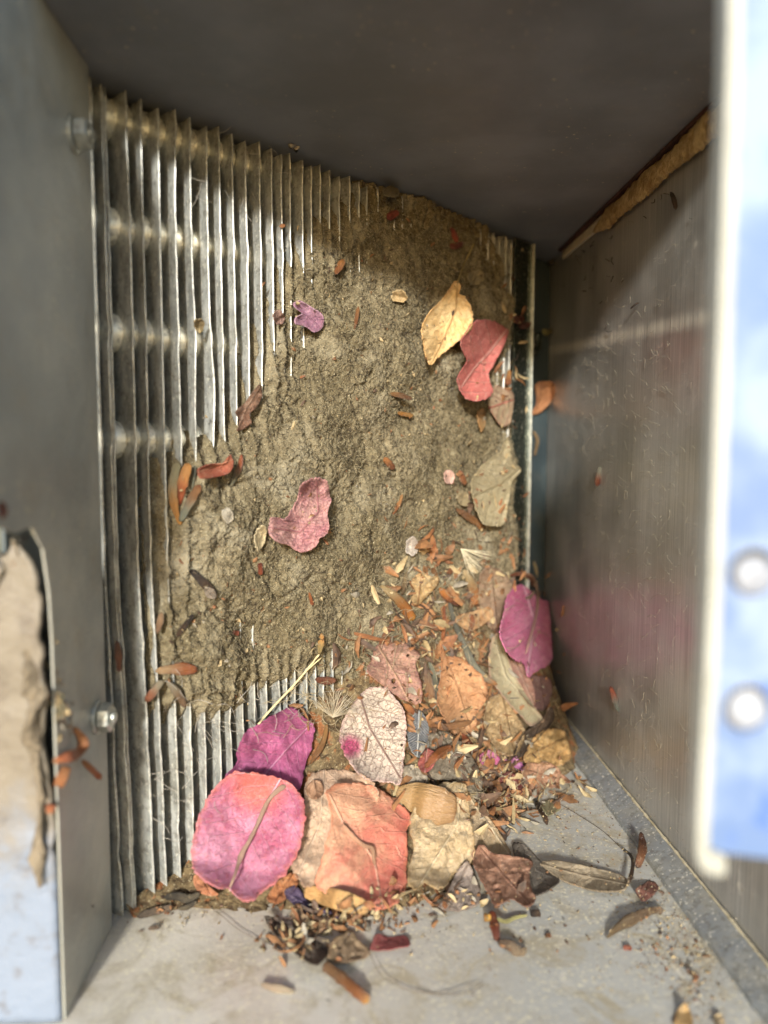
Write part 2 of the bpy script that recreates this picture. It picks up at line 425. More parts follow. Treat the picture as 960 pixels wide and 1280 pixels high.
# dust creeps in stripes between and over the fins at the border
stripe = np.interp(U, finu, np.arange(len(finu))); stripe = stripe-np.floor(stripe)
onfin = np.exp(-((np.minimum(stripe, 1-stripe))/.14)**2)
rim = smooth(sdist, .010, -.001)
hgt = -.0046+.0052*smooth(sdist, -.004, .006)+.0034*smooth(sdist, .003, .030)
hgt = hgt+smooth(sdist, .016, .0)*(onfin*.0022-.0008)+rim*.0016*fbm(U*500, Z*260, 3, 4)
inn = smooth(sdist, -.001, .006)
d1 = fbm(U*60+Z*34, Z*64-U*26, 2, 1); d2 = 1-2*np.abs(fbm(U*210+Z*120, Z*140-U*120, 4, 3))
d3 = fbm(U*1300, Z*1300, 2, 2); 
hgt = hgt+inn*(.0046*d1+.0003*(d2-.65)+.0008*fbm(U*260, Z*190, 2, 0)+.0008*d3)+inn*.0008*(RNG.rand(*U.shape)-.5)
crev = smooth(1-2*np.abs(fbm(U*55+Z*45+3, Z*30-U*40, 3, 5)), .88, 1.); hgt = hgt-inn*.0011*crev
vv = (CO+U[..., None]*CU+hgt[..., None]*CN); vv[..., 2] = Z
keep = sdist > -.0042
idx = -np.ones(U.shape, int); idx[keep] = np.arange(keep.sum())
V = vv[keep]
a, b, c, d_ = idx[:-1, :-1], idx[1:, :-1], idx[1:, 1:], idx[:-1, 1:]
ok = (a >= 0) & (b >= 0) & (c >= 0) & (d_ >= 0)
F = np.stack([a[ok], b[ok], c[ok], d_[ok]], 1)
def mat_dirt():
    M = NT('matted_dust'); v = M.obj()
    a = M.noise(v, 55, 6, .65); b = M.noise(v, 420, 5, .7); f = M.noise(v, 1900, 2, .6)
    c = M.mix(M.step(a, .32, .7), lin('5a513c'), lin('786e57'))
    c = M.mix(M.math('MULTIPLY', M.step(b, .5, .72), .6), c, lin('8a8168'))
    c = M.mix(M.math('MULTIPLY', M.step(b, .5, .34), .75), c, lin('41392a'))
    c = M.mix(M.math('MULTIPLY', M.step(f, .63, .72), .65), c, lin('cfc4a2'))
    c = M.mix(M.math('MULTIPLY', M.step(f, .37, .29), .6), c, lin('30291d'))
    g = M.step(M.noise(v, 38, 4, .6, 1.), .5, .75)
    c = M.mix(M.math('MULTIPLY', g, .65), c, lin('98917c'))
    nb = M.bump(b, .5, .0008); nb = M.bump(f, 1., .0008, nb)
    return M.P(Base_Color=c, Roughness=.95, Normal=nb, Specular_IOR_Level=.15)
m_dirt = mat_dirt()
dust = mesh('dust_mat', V, F, m_dirt)
tag(dust, 'thick olive brown mat of dust and lint clogging the coil fins', kind='stuff')
DV, DF = V, F

# ------------------------------------------------------------------ heap of litter at the foot of the coil
fu = [0, .008, .0165, .0226, .030, .0415, .060, .075, .090, .1165, .147, .163, .19, .215]
fd = [.002, .004, .010, .022, .030, .040, .046, .052, .048, .035, .040, .038, .022, .003]
zu = [0, .02, .0385, .062, .086, .128, .181, .215]; zt = [.001, .003, .014, .032, .048, .062, .060, .012]
MU, MW = 300, 130
gu = np.linspace(.004, .2088, MU); gt = np.linspace(0, 1, MW)
Ug, Tg = np.meshgrid(gu, gt, indexing='ij')
Dm = np.interp(Ug, fu, fd)*(1+.25*fbm(Ug*60, Ug*0+2, 3, 1)); ZT = np.interp(Ug, zu, zt)
Wg = -.002+(Dm+.002)*Tg
Zg = ZT*(1-Tg)**1.15+.0008*(1-Tg)
Zg = Zg+(.0045*fbm(Ug*110, Wg*110, 4, 2)+.0035*np.abs(fbm(Ug*260, Wg*260, 3, 3)))*np.minimum(1, (1-Tg)*5)*np.minimum(1, ZT/.01)-.0003*Tg
mv = CO+Ug[..., None]*CU+Wg[..., None]*CN; mv[..., 2] = Zg
over = mv[..., 0] > XR-.0015
mv[..., 0] = np.where(over, XR-.0015, mv[..., 0])
V = mv.reshape(-1, 3); ii = np.arange(MU*MW).reshape(MU, MW)
F = np.stack([ii[:-1, :-1].ravel(), ii[1:, :-1].ravel(), ii[1:, 1:].ravel(), ii[:-1, 1:].ravel()], 1)
def mat_heap():
    M = NT('litter_dust'); v = M.obj()
    b = M.noise(v, 300, 6, .75, .8); f = M.noise(v, 1500, 2, .6)
    c = M.mix(M.step(b, .35, .65), lin('3f3122'), lin('7b6a4c'))
    c = M.mix(M.math('MULTIPLY', M.step(M.noise(v, 160, 3, .6), .55, .62), .7), c, lin('84502e'))
    c = M.mix(M.math('MULTIPLY', M.step(f, .6, .7), .6), c, lin('b5a888'))
    return M.P(Base_Color=c, Roughness=.9, Normal=M.bump(b, .9, .0015), Specular_IOR_Level=.2)
heap = mesh('litter_heap', V, F, mat_heap())
tag(heap, 'crumbled brown litter and dust heaped in the corner under the dry leaves', kind='stuff')

# ------------------------------------------------------------------ surfaces that things are laid on
BV = [BVHTree.FromPolygons([tuple(v) for v in DV], [tuple(map(int, f)) for f in DF]),
      BVHTree.FromPolygons([tuple(v) for v in V], [tuple(map(int, f)) for f in F])]
def quad(a, b, c, d): BV.append(BVHTree.FromPolygons([tuple(map(float, p)) for p in (a, b, c, d)], [(0, 1, 2, 3)]))
quad((-.2, .05, 0), (.2, .05, 0), (.2, .45, 0), (-.2, .45, 0))
quad(P3(-.005, .0004, 0), P3(CL, .0004, 0), P3(CL, .0004, H), P3(-.005, .0004, H))
quad(P3(CL, -.0122, 0), P3(CL+.04, -.0122, 0), P3(CL+.04, -.0122, H), P3(CL, -.0122, H))
quad((XR-.0002, .08, 0), (XR-.0002, .42, 0), (XR-.0002, .42, H), (XR-.0002, .08, H))
quad((XL, .147, 0), (XL, .179, 0), (XL, .179, H), (XL, .147, H))
quad((XL, .092, .095), (XL, .147, .095), (XL, .147, H), (XL, .092, H))
quad((XL-.05, .1455, 0), (XL, .1440, 0), (XL, .1435, .09), (XL-.05, .1455, .09))
NBASE = len(BV)
_C = Vector(CAM)
def cast(x, y):
    d = ray(x, y); L = float(np.linalg.norm(d)); dv = Vector(d/L); best = 9
    for b_ in BV:
        r_ = b_.ray_cast(_C, dv, best)
        if r_[0] is not None: best = min(best, r_[3])
    return best/L
def at(x, y, t): return CAM+ray(x, y)*t

# ------------------------------------------------------------------ leaves
def mat_leaf(name, c1, c2, edge, vein, grad=(0, 0), vs=.5, net=.4, rough=.55, trans=.2, spot=None, period=.16, blotch=.5, gamp=.6):
    M = NT(name)
    at_ = M.n('Attribute', attribute_name='lv'); sp = M.n('SeparateXYZ'); M.set(sp.inputs[0], at_.outputs['Vector'])
    al, di, r = sp.outputs
    uv = M.n('Attribute', attribute_name='luv'); U_ = uv.outputs['Vector']; us = M.n('SeparateXYZ'); M.set(us.inputs[0], U_)
    n1 = M.noise(U_, 2.6, 4, .6); n2 = M.noise(U_, 16, 5, .7); n3 = M.noise(U_, 60, 3, .6)
    g = M.math('ADD', M.math('MULTIPLY', us.outputs[0], grad[0]), M.math('MULTIPLY', us.outputs[1], grad[1]))
    g = M.math('ADD', M.math('MULTIPLY_ADD', g, gamp, .5), M.math('MULTIPLY', M.math('SUBTRACT', n1, .5), 1.7))
    c = M.mix(M.step(g, .15, .85), pl(c1), pl(c2))
    e = M.step(M.math('MULTIPLY_ADD', M.math('SUBTRACT', n2, .5), .16, r), .88, 1.03)
    c = M.mix(M.math('MULTIPLY', e, .75), c, pl(edge))
    if spot:
        x, y, rad, sc = spot
        q = M.n('VectorMath', operation='DISTANCE'); M.set(q.inputs[0], U_); q.inputs[1].default_value = (x, y, 0)
        c = M.mix(M.step(M.math('MULTIPLY_ADD', M.math('SUBTRACT', n2, .5), rad*.8, q.outputs['Value']), rad, rad*.3), c, pl(sc))
    # veins
    ad = M.math('ABSOLUTE', di)
    s = M.math('SUBTRACT', al, M.math('MULTIPLY', ad, .75))
    s = M.math('ADD', s, M.math('MULTIPLY', M.math('SUBTRACT', n1, .5), .12))
    s = M.math('ADD', s, M.math('MULTIPLY', M.math('SIGN', di), period*.27))
    fr = M.math('ABSOLUTE', M.math('SUBTRACT', M.math('FRACT', M.math('DIVIDE', s, period)), .5))
    side = M.math('SUBTRACT', 1., M.step(fr, 0, .075/ (period/.16)))
    midv = M.math('SUBTRACT', 1., M.step(ad, .004, .018))
    vo = M.n('TexVoronoi', feature='DISTANCE_TO_EDGE'); M.set(vo.inputs['Vector'], U_); vo.inputs['Scale'].default_value = 16
    w_ = M.n('VectorMath', operation='MULTIPLY_ADD'); nn = M.n('TexNoise'); M.set(nn.inputs['Vector'], U_); nn.inputs['Scale'].default_value = 9
    M.set(w_.inputs[0], nn.outputs[1]); w_.inputs[1].default_value = (.12, .12, 0); M.set(w_.inputs[2], U_); M.set(vo.inputs['Vector'], w_.outputs[0])
    nt_ = M.math('SUBTRACT', 1., M.step(vo.outputs[0], 0, .07))
    vm = M.math('MAXIMUM', M.math('MULTIPLY', midv, vs*1.2, clamp=True), M.math('MULTIPLY', side, vs*.55))
    vm = M.math('MAXIMUM', vm, M.math('MULTIPLY', nt_, net*.55))
    c = M.mix(vm, c, pl(vein))
    # blotches and fine grain
    bl = M.math('MULTIPLY', M.step(n2, .5, .66), blotch)
    c = M.mix(bl, c, M.mix(.7, c, pl(edge)))
    fib = M.noise(U_, 48, 6, .8, 2.)
    c = M.mix(M.math('MULTIPLY', M.step(fib, .47, .3), .42), c, M.mix(.7, c, pl('3d2418')))
    c = M.mix(M.math('MULTIPLY', M.step(n2, .48, .3), blotch*.8), c, M.mix(.5, c, pl('e6d9c0')))
    c = M.mix(M.math('MULTIPLY', M.step(n3, .62, .74), .35), c, pl('4c3524'))
    hsum = M.math('ADD', M.math('MULTIPLY', vm, 1.), M.math('MULTIPLY', n2, .8))
    n4 = M.noise(U_, 34, 5, .75, 1.5)
    nb = M.bump(hsum, .8, .0011); nb = M.bump(n4, .7, .0007, nb); nb = M.bump(n3, .4, .0003, nb)
    M.P(Base_Color=c, Roughness=rough, Normal=nb, Specular_IOR_Level=.35)
    if trans > 0:
        tr = M.n('BsdfTranslucent'); M.set(tr.inputs[0], c); ms = M.n('MixShader'); ms.inputs[0].default_value = trans
        M.set(ms.inputs[1], M.b.outputs[0]); M.set(ms.inputs[2], tr.outputs[0]); M.set(M.out.inputs[0], ms.outputs[0])
    return M.m
def pline(P, X, Y):
    """distance along and signed distance from a polyline, px"""
    P = np.array(P, float); best = np.full(X.shape, 1e9); al = np.zeros(X.shape); sg = np.zeros(X.shape); acc = 0
    for i in range(len(P)-1):
        e = P[i+1]-P[i]; L = np.linalg.norm(e); e = e/L
        tr = (X-P[i, 0])*e[0]+(Y-P[i, 1])*e[1]; t = np.clip(tr, 0, L)
        if i == 0: tt = np.minimum(tr, L)
        elif i == len(P)-2: tt = np.maximum(tr, 0)
        else: tt = t
        dx = X-P[i, 0]-t*e[0]; dy = Y-P[i, 1]-t*e[1]; d = np.hypot(dx, dy); s = np.sign(e[0]*dy-e[1]*dx)
        mk = d < best; best = np.where(mk, d, best); al = np.where(mk, acc+tt, al); sg = np.where(mk, s, sg); acc += L
    return al, best*sg
LEAFN = [0]
def leaf(name, label, cat, poly, c1, c2, edge=None, vein=None, mid=None, lift=.0006, fold=0., curl=0., crum=.0012, tilt=(0, 0), rag=.026,
         ctr=None, group=None, grad=(0, 0), pct=82, thick=.00022, crease=0., cs=28., parent=None, solid=True, holes=0, bulge=0., fac=.30, **mk):
    LEAFN[0] += 1; sd_ = LEAFN[0]
    P = np.array(poly, float); size = max(np.ptp(P[:, 0]), np.ptp(P[:, 1]))
    na = int(min(150, max(28, size*1.35))); nr = int(min(30, max(6, size/4.5)))
    B = catmull(poly, na)
    c = np.array(ctr, float) if ctr is not None else B.mean(0)
    th = np.arange(na)
    B = c+(B-c)*(1+rag*2*fbm(th*.9, th*0+sd_, 3, sd_ % 5)[:, None]+rag*.8*fbm(th*.21, th*0+sd_+9, 2, 2)[:, None])
    rr = (np.arange(1, nr+1)/nr)**.92
    X = np.concatenate([[c[0]], (c[0]+rr[:, None]*(B[None, :, 0]-c[0])).ravel()])
    Y = np.concatenate([[c[1]], (c[1]+rr[:, None]*(B[None, :, 1]-c[1])).ravel()])
    R_ = np.concatenate([[0], np.repeat(rr, na)])
    T = np.array([cast(x, y) for x, y in zip(X, Y)])
    A = np.stack([np.ones_like(X), (X-c[0])/100, (Y-c[1])/100], 1)
    sol = np.linalg.lstsq(A, 1/T, rcond=None)[0]
    tl = 1/(A@sol)
    tl = tl-max(0, np.percentile(tl-T, pct))
    if mid is None:
        a0 = P[np.argmin(P[:, 1])]; a1 = P[np.argmax(P[:, 1])]; mid = [tuple(a0), tuple(a1)]
    al, di = pline(mid, X, Y)
    scale = float(np.mean(tl))/FPX      # metres per px
    disp = fold*np.abs(di)*scale+curl*R_**3*size*scale*.5+bulge*(1-R_**2)*size*scale
    k = size/100
    disp = disp+crum*2*fbm(X/cs+sd_*3.3, Y/cs+sd_*1.7, 4, sd_ % 4)*(.4+.6*R_)
    rq = np.random.RandomState(500+sd_)
    if fac:
        for _ in range(4):
            an = rq.uniform(0, math.pi); off = rq.uniform(-.25, .25)*size
            dd = (X-c[0])*math.cos(an)+(Y-c[1])*math.sin(an)-off+.04*size*fbm(X/30., Y/30., 2, 3)
            disp = disp+fac*rq.uniform(-1, 1)*np.abs(dd)*scale
        an = rq.uniform(0, 2*math.pi)
        for _ in range(2):
            an += rq.uniform(1.5, 3.2); q = ((X-c[0])*math.cos(an)+(Y-c[1])*math.sin(an))/size
            disp = disp+np.maximum(0, q-.26)**1.5*size*scale*rq.uniform(.8, 2.6)
    disp = disp+.00030*(1-2*np.abs(fbm(X/7.+sd_*2.1, Y/7.-sd_, 3, (sd_+1) % 4)))*min(1, size/60)
    if crease: disp = disp+crease*(1-2*np.abs(fbm(X/cs*.8+sd_*5, Y/cs*.8-sd_, 3, (sd_+2) % 4)))
    disp = disp+.00022*np.exp(-(di/2.2)**2)*np.minimum(1, size/50)
    disp = disp-disp.min()*.6
    t = tl-disp-lift-(A[:, 1]*tilt[0]+A[:, 2]*tilt[1])*.01
    t = np.minimum(t, T-.00045)
    Vv = CAM+ray(X, Y)*t[:, None]
    Ff = [(0, 1+(j+1) % na, 1+j) for j in range(na)]
    for i in range(nr-1):
        for j in range(na):
            a = 1+i*na+j; b = 1+i*na+(j+1) % na; Ff.append((a, b, b+na, a+na))
    if holes:
        rh = np.random.RandomState(sd_); hx = [(rh.uniform(P[:, 0].min(), P[:, 0].max()), rh.uniform(P[:, 1].min(), P[:, 1].max()), rh.uniform(1.2, 3.2)) for _ in range(holes)]
        Ff = [f for f in Ff if not any((np.mean(X[list(f)])-h[0])**2+(np.mean(Y[list(f)])-h[1])**2 < h[2]**2 for h in hx)]
    luv = np.stack([(X-c[0])/100+sd_*.0, (Y-c[1])/100, 0*X], 1)
    lv = np.stack([al/100, di/100, R_], 1)
    base = Vv[0]; mt = mat_leaf(name+'_surface', c1, c2, edge or c2, vein or c1, grad, **mk)
    o = mesh(name, Vv-base, Ff, mt, attrs={'lv': lv, 'luv': luv}); o.location = tuple(base)
    s = o.modifiers.new('s', 'SOLIDIFY'); s.thickness = thick; s.offset = -1
    if parent is None: tag(o, label, cat, group)
    else: part_of(o, parent)
    BV.append(BVHTree.FromPolygons([tuple(v) for v in Vv], Ff))
    return o

# ------------------------------------------------------------------ husks, twigs, straws
def hl(c):
    c = pl(c, .12); return (c[0]*.60, c[1]*.70, c[2]*.60, 1)
def mat_husk(name, c1, c2, c3=None, rough=.35, streak=.6, spec=.5):
    M = NT(name); at_ = M.n('Attribute', attribute_name='lv'); sp = M.n('SeparateXYZ'); M.set(sp.inputs[0], at_.outputs['Vector'])
    mp = M.n('Mapping'); M.set(mp.inputs[0], at_.outputs['Vector']); mp.inputs['Scale'].default_value = (2.5, 14, 1)
    n = M.noise(mp.outputs[0], 2., 5, .65); n2 = M.noise(M.obj(), 900, 3, .6)
    t = M.math('MULTIPLY_ADD', M.math('SUBTRACT', n, .5), .7, sp.outputs[0])
    c = M.mix(M.step(t, .2, .75), hl(c1), hl(c2))
    if c3: c = M.mix(M.step(t, .82, .98), c, hl(c3))
    c = M.mix(M.math('MULTIPLY', M.step(n, .52, .7), streak*.7), c, M.mix(.6, c, lin('2a170d')))
    c = M.mix(M.math('MULTIPLY', M.step(n2, .6, .72), .3), c, lin('9c8c6c'))
    nb = M.bump(n, .8, .0012); nb = M.bump(n2, .3, .0002, nb)
    return M.P(Base_Color=c, Roughness=rough, Normal=nb, Specular_IOR_Level=spec)
_mh = {}
def hm(c1, c2, c3=None, rough=.38, streak=.6):
    k = (c1, c2, c3, rough, streak)
    if k not in _mh: _mh[k] = mat_husk('husk_%d' % len(_mh), *k)
    _mh[k].name = 'dry_husk_surface'
    return _mh[k]
def husk_geo(spine, width, flat=.34, cup=0., lift=.0002, nseg=None, ns=10, lifts=None, wob=.16, seed=0, smoothit=True, arch=0.):
    Pp = np.array(spine, float); Lp = sum(np.linalg.norm(Pp[i+1]-Pp[i]) for i in range(len(Pp)-1))
    n = nseg or int(min(40, max(7, Lp/4)))
    B = catmull(Pp, n, closed=False)
    ww = np.interp(np.linspace(0, 1, n), np.linspace(0, 1, len(width)), width)/2
    ww = np.maximum(ww, .35)
    T = np.array([cast(x, y) for x, y in B])
    if smoothit:
        T2 = np.array([T[max(0, i-2):i+3].min() for i in range(n)]); T2 = np.array([T2[max(0, i-2):i+3].mean() for i in range(n)])
        T = np.minimum(T2, T)
    rad = ww*T/FPX
    t = T-rad*flat*1.1-lift
    if lifts is not None: t = t-np.interp(np.linspace(0, 1, n), np.linspace(0, 1, len(lifts)), lifts)
    t = t-arch*np.sin(np.linspace(0, math.pi, n))
    Cc = np.array([at(x, y, tt) for (x, y), tt in zip(B, t)])
    V = []; F = []; lv = []
    for i in range(n):
        Tn = Cc[min(i+1, n-1)]-Cc[max(i-1, 0)]; Tn /= np.linalg.norm(Tn)
        vw = CAM-Cc[i]; vw /= np.linalg.norm(vw); Sd = np.cross(Tn, vw); Sd /= np.linalg.norm(Sd); Nn = np.cross(Sd, Tn)
        if Nn@vw < 0: Nn = -Nn
        q = rad[i]*(1+wob*2*float(fbm(np.array(i*.8+seed), np.array(seed*.3), 2, 1)))
        if i in (0, n-1): q *= .3
        for j in range(ns):
            a = 2*math.pi*j/ns; cx, sx = math.cos(a), math.sin(a)
            h = sx*flat*(1+.5*math.cos(3*a+seed))
            if cup: h = (sx*flat*.35)+cup*(cx*cx-.5)
            V.append(Cc[i]+q*(cx*Sd+h*Nn)); lv.append((i/(n-1), j/ns, 0))
    for i in range(n-1):
        for j in range(ns): F.append((i*ns+j, i*ns+(j+1) % ns, (i+1)*ns+(j+1) % ns, (i+1)*ns+j))
    F.append(tuple(range(ns))[::-1]); F.append(tuple((n-1)*ns+j for j in range(ns)))
    return np.array(V), F, lv
def husk(name, label, cat, spine, width, mat, group=None, parent=None, reg=True, **k):
    LEAFN[0] += 1
    V, F, lv = husk_geo(spine, width, seed=LEAFN[0], **k); base = V.mean(0)
    o = mesh(name, V-base, F, mat, attrs={'lv': lv}); o.location = tuple(base)
    if parent is None: tag(o, label, cat, group)
    else: part_of(o, parent)
    if reg: BV.append(BVHTree.FromPolygons([tuple(v) for v in V], F))
    return o
OR = hm('8a5a33', 'c0692a', 'e09a45'); OR2 = hm('c27a3a', 'a8481c', '7c2f12'); BR = hm('5a3622', '7b4426'); DK = hm('2b1c14', '4a2f20', None, .45)
RB = hm('6b2a18', '8f3d1f'); TN = hm('9a8460', 'bba27a', None, .6); GY = hm('6b6257', '8a8072', None, .6); ST = hm('b7a274', 'cbb98d', None, .6, .2)
GO = hm('8f7a5f', 'b5702f', 'd98a2e')
#DATA

# ================================================================== what lies on the dust mat
leaf('dry_leaf', 'pale striped tan bract half buried beside the coil edge below the red one', 'dry leaf',
     [(610,505),(612,492),(622,482),(632,487),(642,492),(642,507),(640,520),(637,530),(627,532),(618,520)], 'a08c66', 'b99a78', 'a8785a', 'b0604c', mid=[(640,500),(612,510)], period=.09, vs=.9, fold=.2)
leaf('bougainvillea_bract', 'dull red bract pinched at the waist beside the yellow leaf', 'flower bract',
     [(576,427),(583,415),(591,403),(603,400),(618,402),(635,412),(632,426),(625,442),(616,458),(611,466),(613,480),(616,490),(608,498),(592,501),(580,495),(573,482),(572,472),(579,460),(584,450),(579,440)],
     'c25c52', 'ca6c60', 'a04640', 'd8988a', mid=[(578,482),(593,460),(612,440),(632,414)], vs=.9, fold=.9, curl=.12, crum=.0016, ctr=(597,447), lift=.0012, tilt=(0, -.1), net=.2)
yl = leaf('dry_leaf', 'yellow crumpled leaf with a thin stalk lying high on the dust mat', 'dry leaf',
     [(527,415),(531,400),(540,387),(555,372),(562,362),(570,351),(576,357),(573,367),(580,370),(588,382),(591,400),(589,412),(577,422),(562,435),(550,445),(540,455),(534,450),(531,437)],
     'eabc68', 'f2d08a', 'cf9640', 'b08038', mid=[(572,355),(570,385),(558,415),(540,452)], fold=.25, curl=.18, crum=.0022, lift=.0022, crease=.0006, cs=22, blotch=.6)
husk('stalk', None, None, [(572,354),(578,335),(585,320),(593,304)], [3, 2.2, 2, 2.5], hm('a5834c', 'b08f55', None, .6), parent=yl, lift=.0015)
leaf('dry_leaf', 'khaki leaf with curled tips leaning on the coil edge halfway up', 'dry leaf',
     [(589,605),(600,585),(612,574),(625,565),(635,547),(641,575),(652,587),(642,600),(637,620),(632,650),(625,657),(605,655),(594,632)],
     'a3946a', 'b4a57d', '8f7f57', '8b7b4c', mid=[(648,585),(625,605),(592,620)], fold=.3, curl=.1, crum=.0015, lift=.0015, period=.11)
leaf('dry_leaf', 'orange brown leaf scrap caught in the gap between coil edge and right wall', 'dry leaf',
     [(669,482),(677,477),(690,478),(694,487),(690,500),(680,512),(668,519),(665,515),(670,507),(671,495)], 'b8763c', 'c4854a', '8f5427', 'a8682f', crum=.001, curl=.1)
leaf('petal', 'small folded lilac petal stuck high on the left of the dust', 'petal',
     [(366,380),(374,376),(384,381),(392,386),(400,391),(405,399),(403,410),(394,415),(387,411),(380,407),(370,405),(369,398),(378,392),(373,387)],
     '9c6480', 'b8849c', 'c498ac', '8a5470', mid=[(368,382),(385,395),(400,410)], ctr=(386,396), fold=.4, curl=.3, crum=.0016, lift=.001)
leaf('petal', 'dusty pink kidney shaped petal in the middle of the dust mat', 'petal',
     [(337,649),(348,648),(356,650),(364,638),(372,625),(375,608),(386,600),(399,598),(409,604),(413,619),(414,627),(410,641),(412,658),(408,668),(399,673),(397,680),(386,688),(375,690),(359,681),(347,677),(338,668)],
     'b9707a', 'cc9a8e', 'cf9790', '9a4f5c', mid=[(340,660),(375,665),(398,640),(396,602)], ctr=(386,656), curl=.12, crum=.0014, lift=.0014, rag=.03, period=.05, vs=.6, net=.9, cs=12, holes=2)
for (lab, poly, a, b) in [
    ('small pale yellow flake left of the pink kidney shaped petal', [(319,668),(329,658),(333,668),(328,684),(322,688)], 'a8966a', 'b8a67a'),
    ('round tan flake above the middle of the dust, left of the yellow leaf', [(490,368),(497,363),(506,366),(508,374),(500,378),(491,376)], 'a08450', 'b0945e'),
    ('tan flake touching the left edge of the khaki leaf', [(571,620),(579,614),(588,622),(587,632),(576,630)], 'a08e63', '8f7c53'),
    ('pale pinkish flake near the khaki leaf', [(555,591),(562,588),(568,595),(565,604),(557,602)], 'b59080', 'a87f6c'),
    ('pale grey flake left of the two orange bits under the dust', [(508,676),(516,672),(523,679),(521,692),(513,693),(508,686)], 'b3a797', 'a2968a'),
    ('tan ragged flake between the grey flake and orange sliver', [(523,682),(531,676),(538,680),(536,690),(528,693)], 'b08e55', 'a07c45'),
    ('orange oval flake under the striped tan bract', [(597,517),(605,512),(607,527),(602,540)], 'a3793a', '94682c'),
    ('small yellow flake wedged on a fin at the upper left', [(244,402),(252,399),(256,408),(250,416),(245,411)], '9a8450', '8a7443'),
    ('faint rosy flake below the lilac petal at the dust edge', [(342,392),(350,388),(356,396),(352,405),(344,403)], '8d6a5c', '80604f'),
    ('tan flake stuck at the top of the dust near the ceiling', [(478,236),(490,232),(500,240),(494,246),(482,244)], '857a5c', '786d50'),
    ('brown grey flake at the top of the thin yellow stalk', [(585,345),(596,338),(606,344),(602,354),(590,356)], '6e6243', '7b6e4d'),
    ('pale scrap next to the dark chip low on the left dust', [(278,640),(288,636),(293,648),(284,655)], '9c927c', 'a89e88')]:
    leaf('leaf_flake', lab, 'leaf flake', poly, a, b, None, None, crum=.0014, curl=.3, rag=.16, trans=0, vs=.15, fac=.6)
husk('seed_husk', 'tall orange husk in the cluster at the left border of the dust', 'seed husk', [(236,579),(229,600),(222,632)], [8, 15, 6], OR2, cup=.5)
husk('seed_husk', 'brown husk hugging the last bare fin in the left cluster', 'seed husk', [(222,579),(216,605),(218,632),(226,656)], [9, 12, 10, 4], GO, cup=.4)
husk('seed_husk', 'brown tipped husk leaning right in the left cluster', 'seed husk', [(225,652),(236,630),(250,606)], [5, 12, 8], hm('7f766a', '8f5a35', '7a3a1e'), cup=.4)
husk('seed_husk', 'thin whitish sliver standing behind the left husk cluster', 'seed husk', [(244,582),(242,596),(240,612)], [3, 4, 3], GY)
leaf('petal', 'curled rust red petal right of the left husk cluster', 'petal',
     [(248,587),(261,581),(275,580),(284,578),(288,569),(291,580),(285,591),(267,596),(250,597)], '9c4a30', 'b5643c', '8a3a22', 'c98a60', mid=[(248,590),(290,575)], ctr=(272,587), fold=.5, curl=.3, lift=.001)
husk('seed_husk', 'small brown husk between rust petal and dust centre', 'seed husk', [(302,568),(299,585),(288,608)], [4, 8, 4], hm('a5502f', '75695a'))
leaf('dry_leaf', 'torn brown leaf strip at the upper left border of the dust', 'dry leaf',
     [(295,515),(305,505),(314,493),(325,481),(328,494),(322,508),(312,518),(314,530),(297,539),(300,526)], '7a5138', '8f6a4e', '5d3a26', '9a7a60', mid=[(325,484),(308,510),(297,536)], ctr=(309,513), crum=.002, fold=.4, lift=.001)
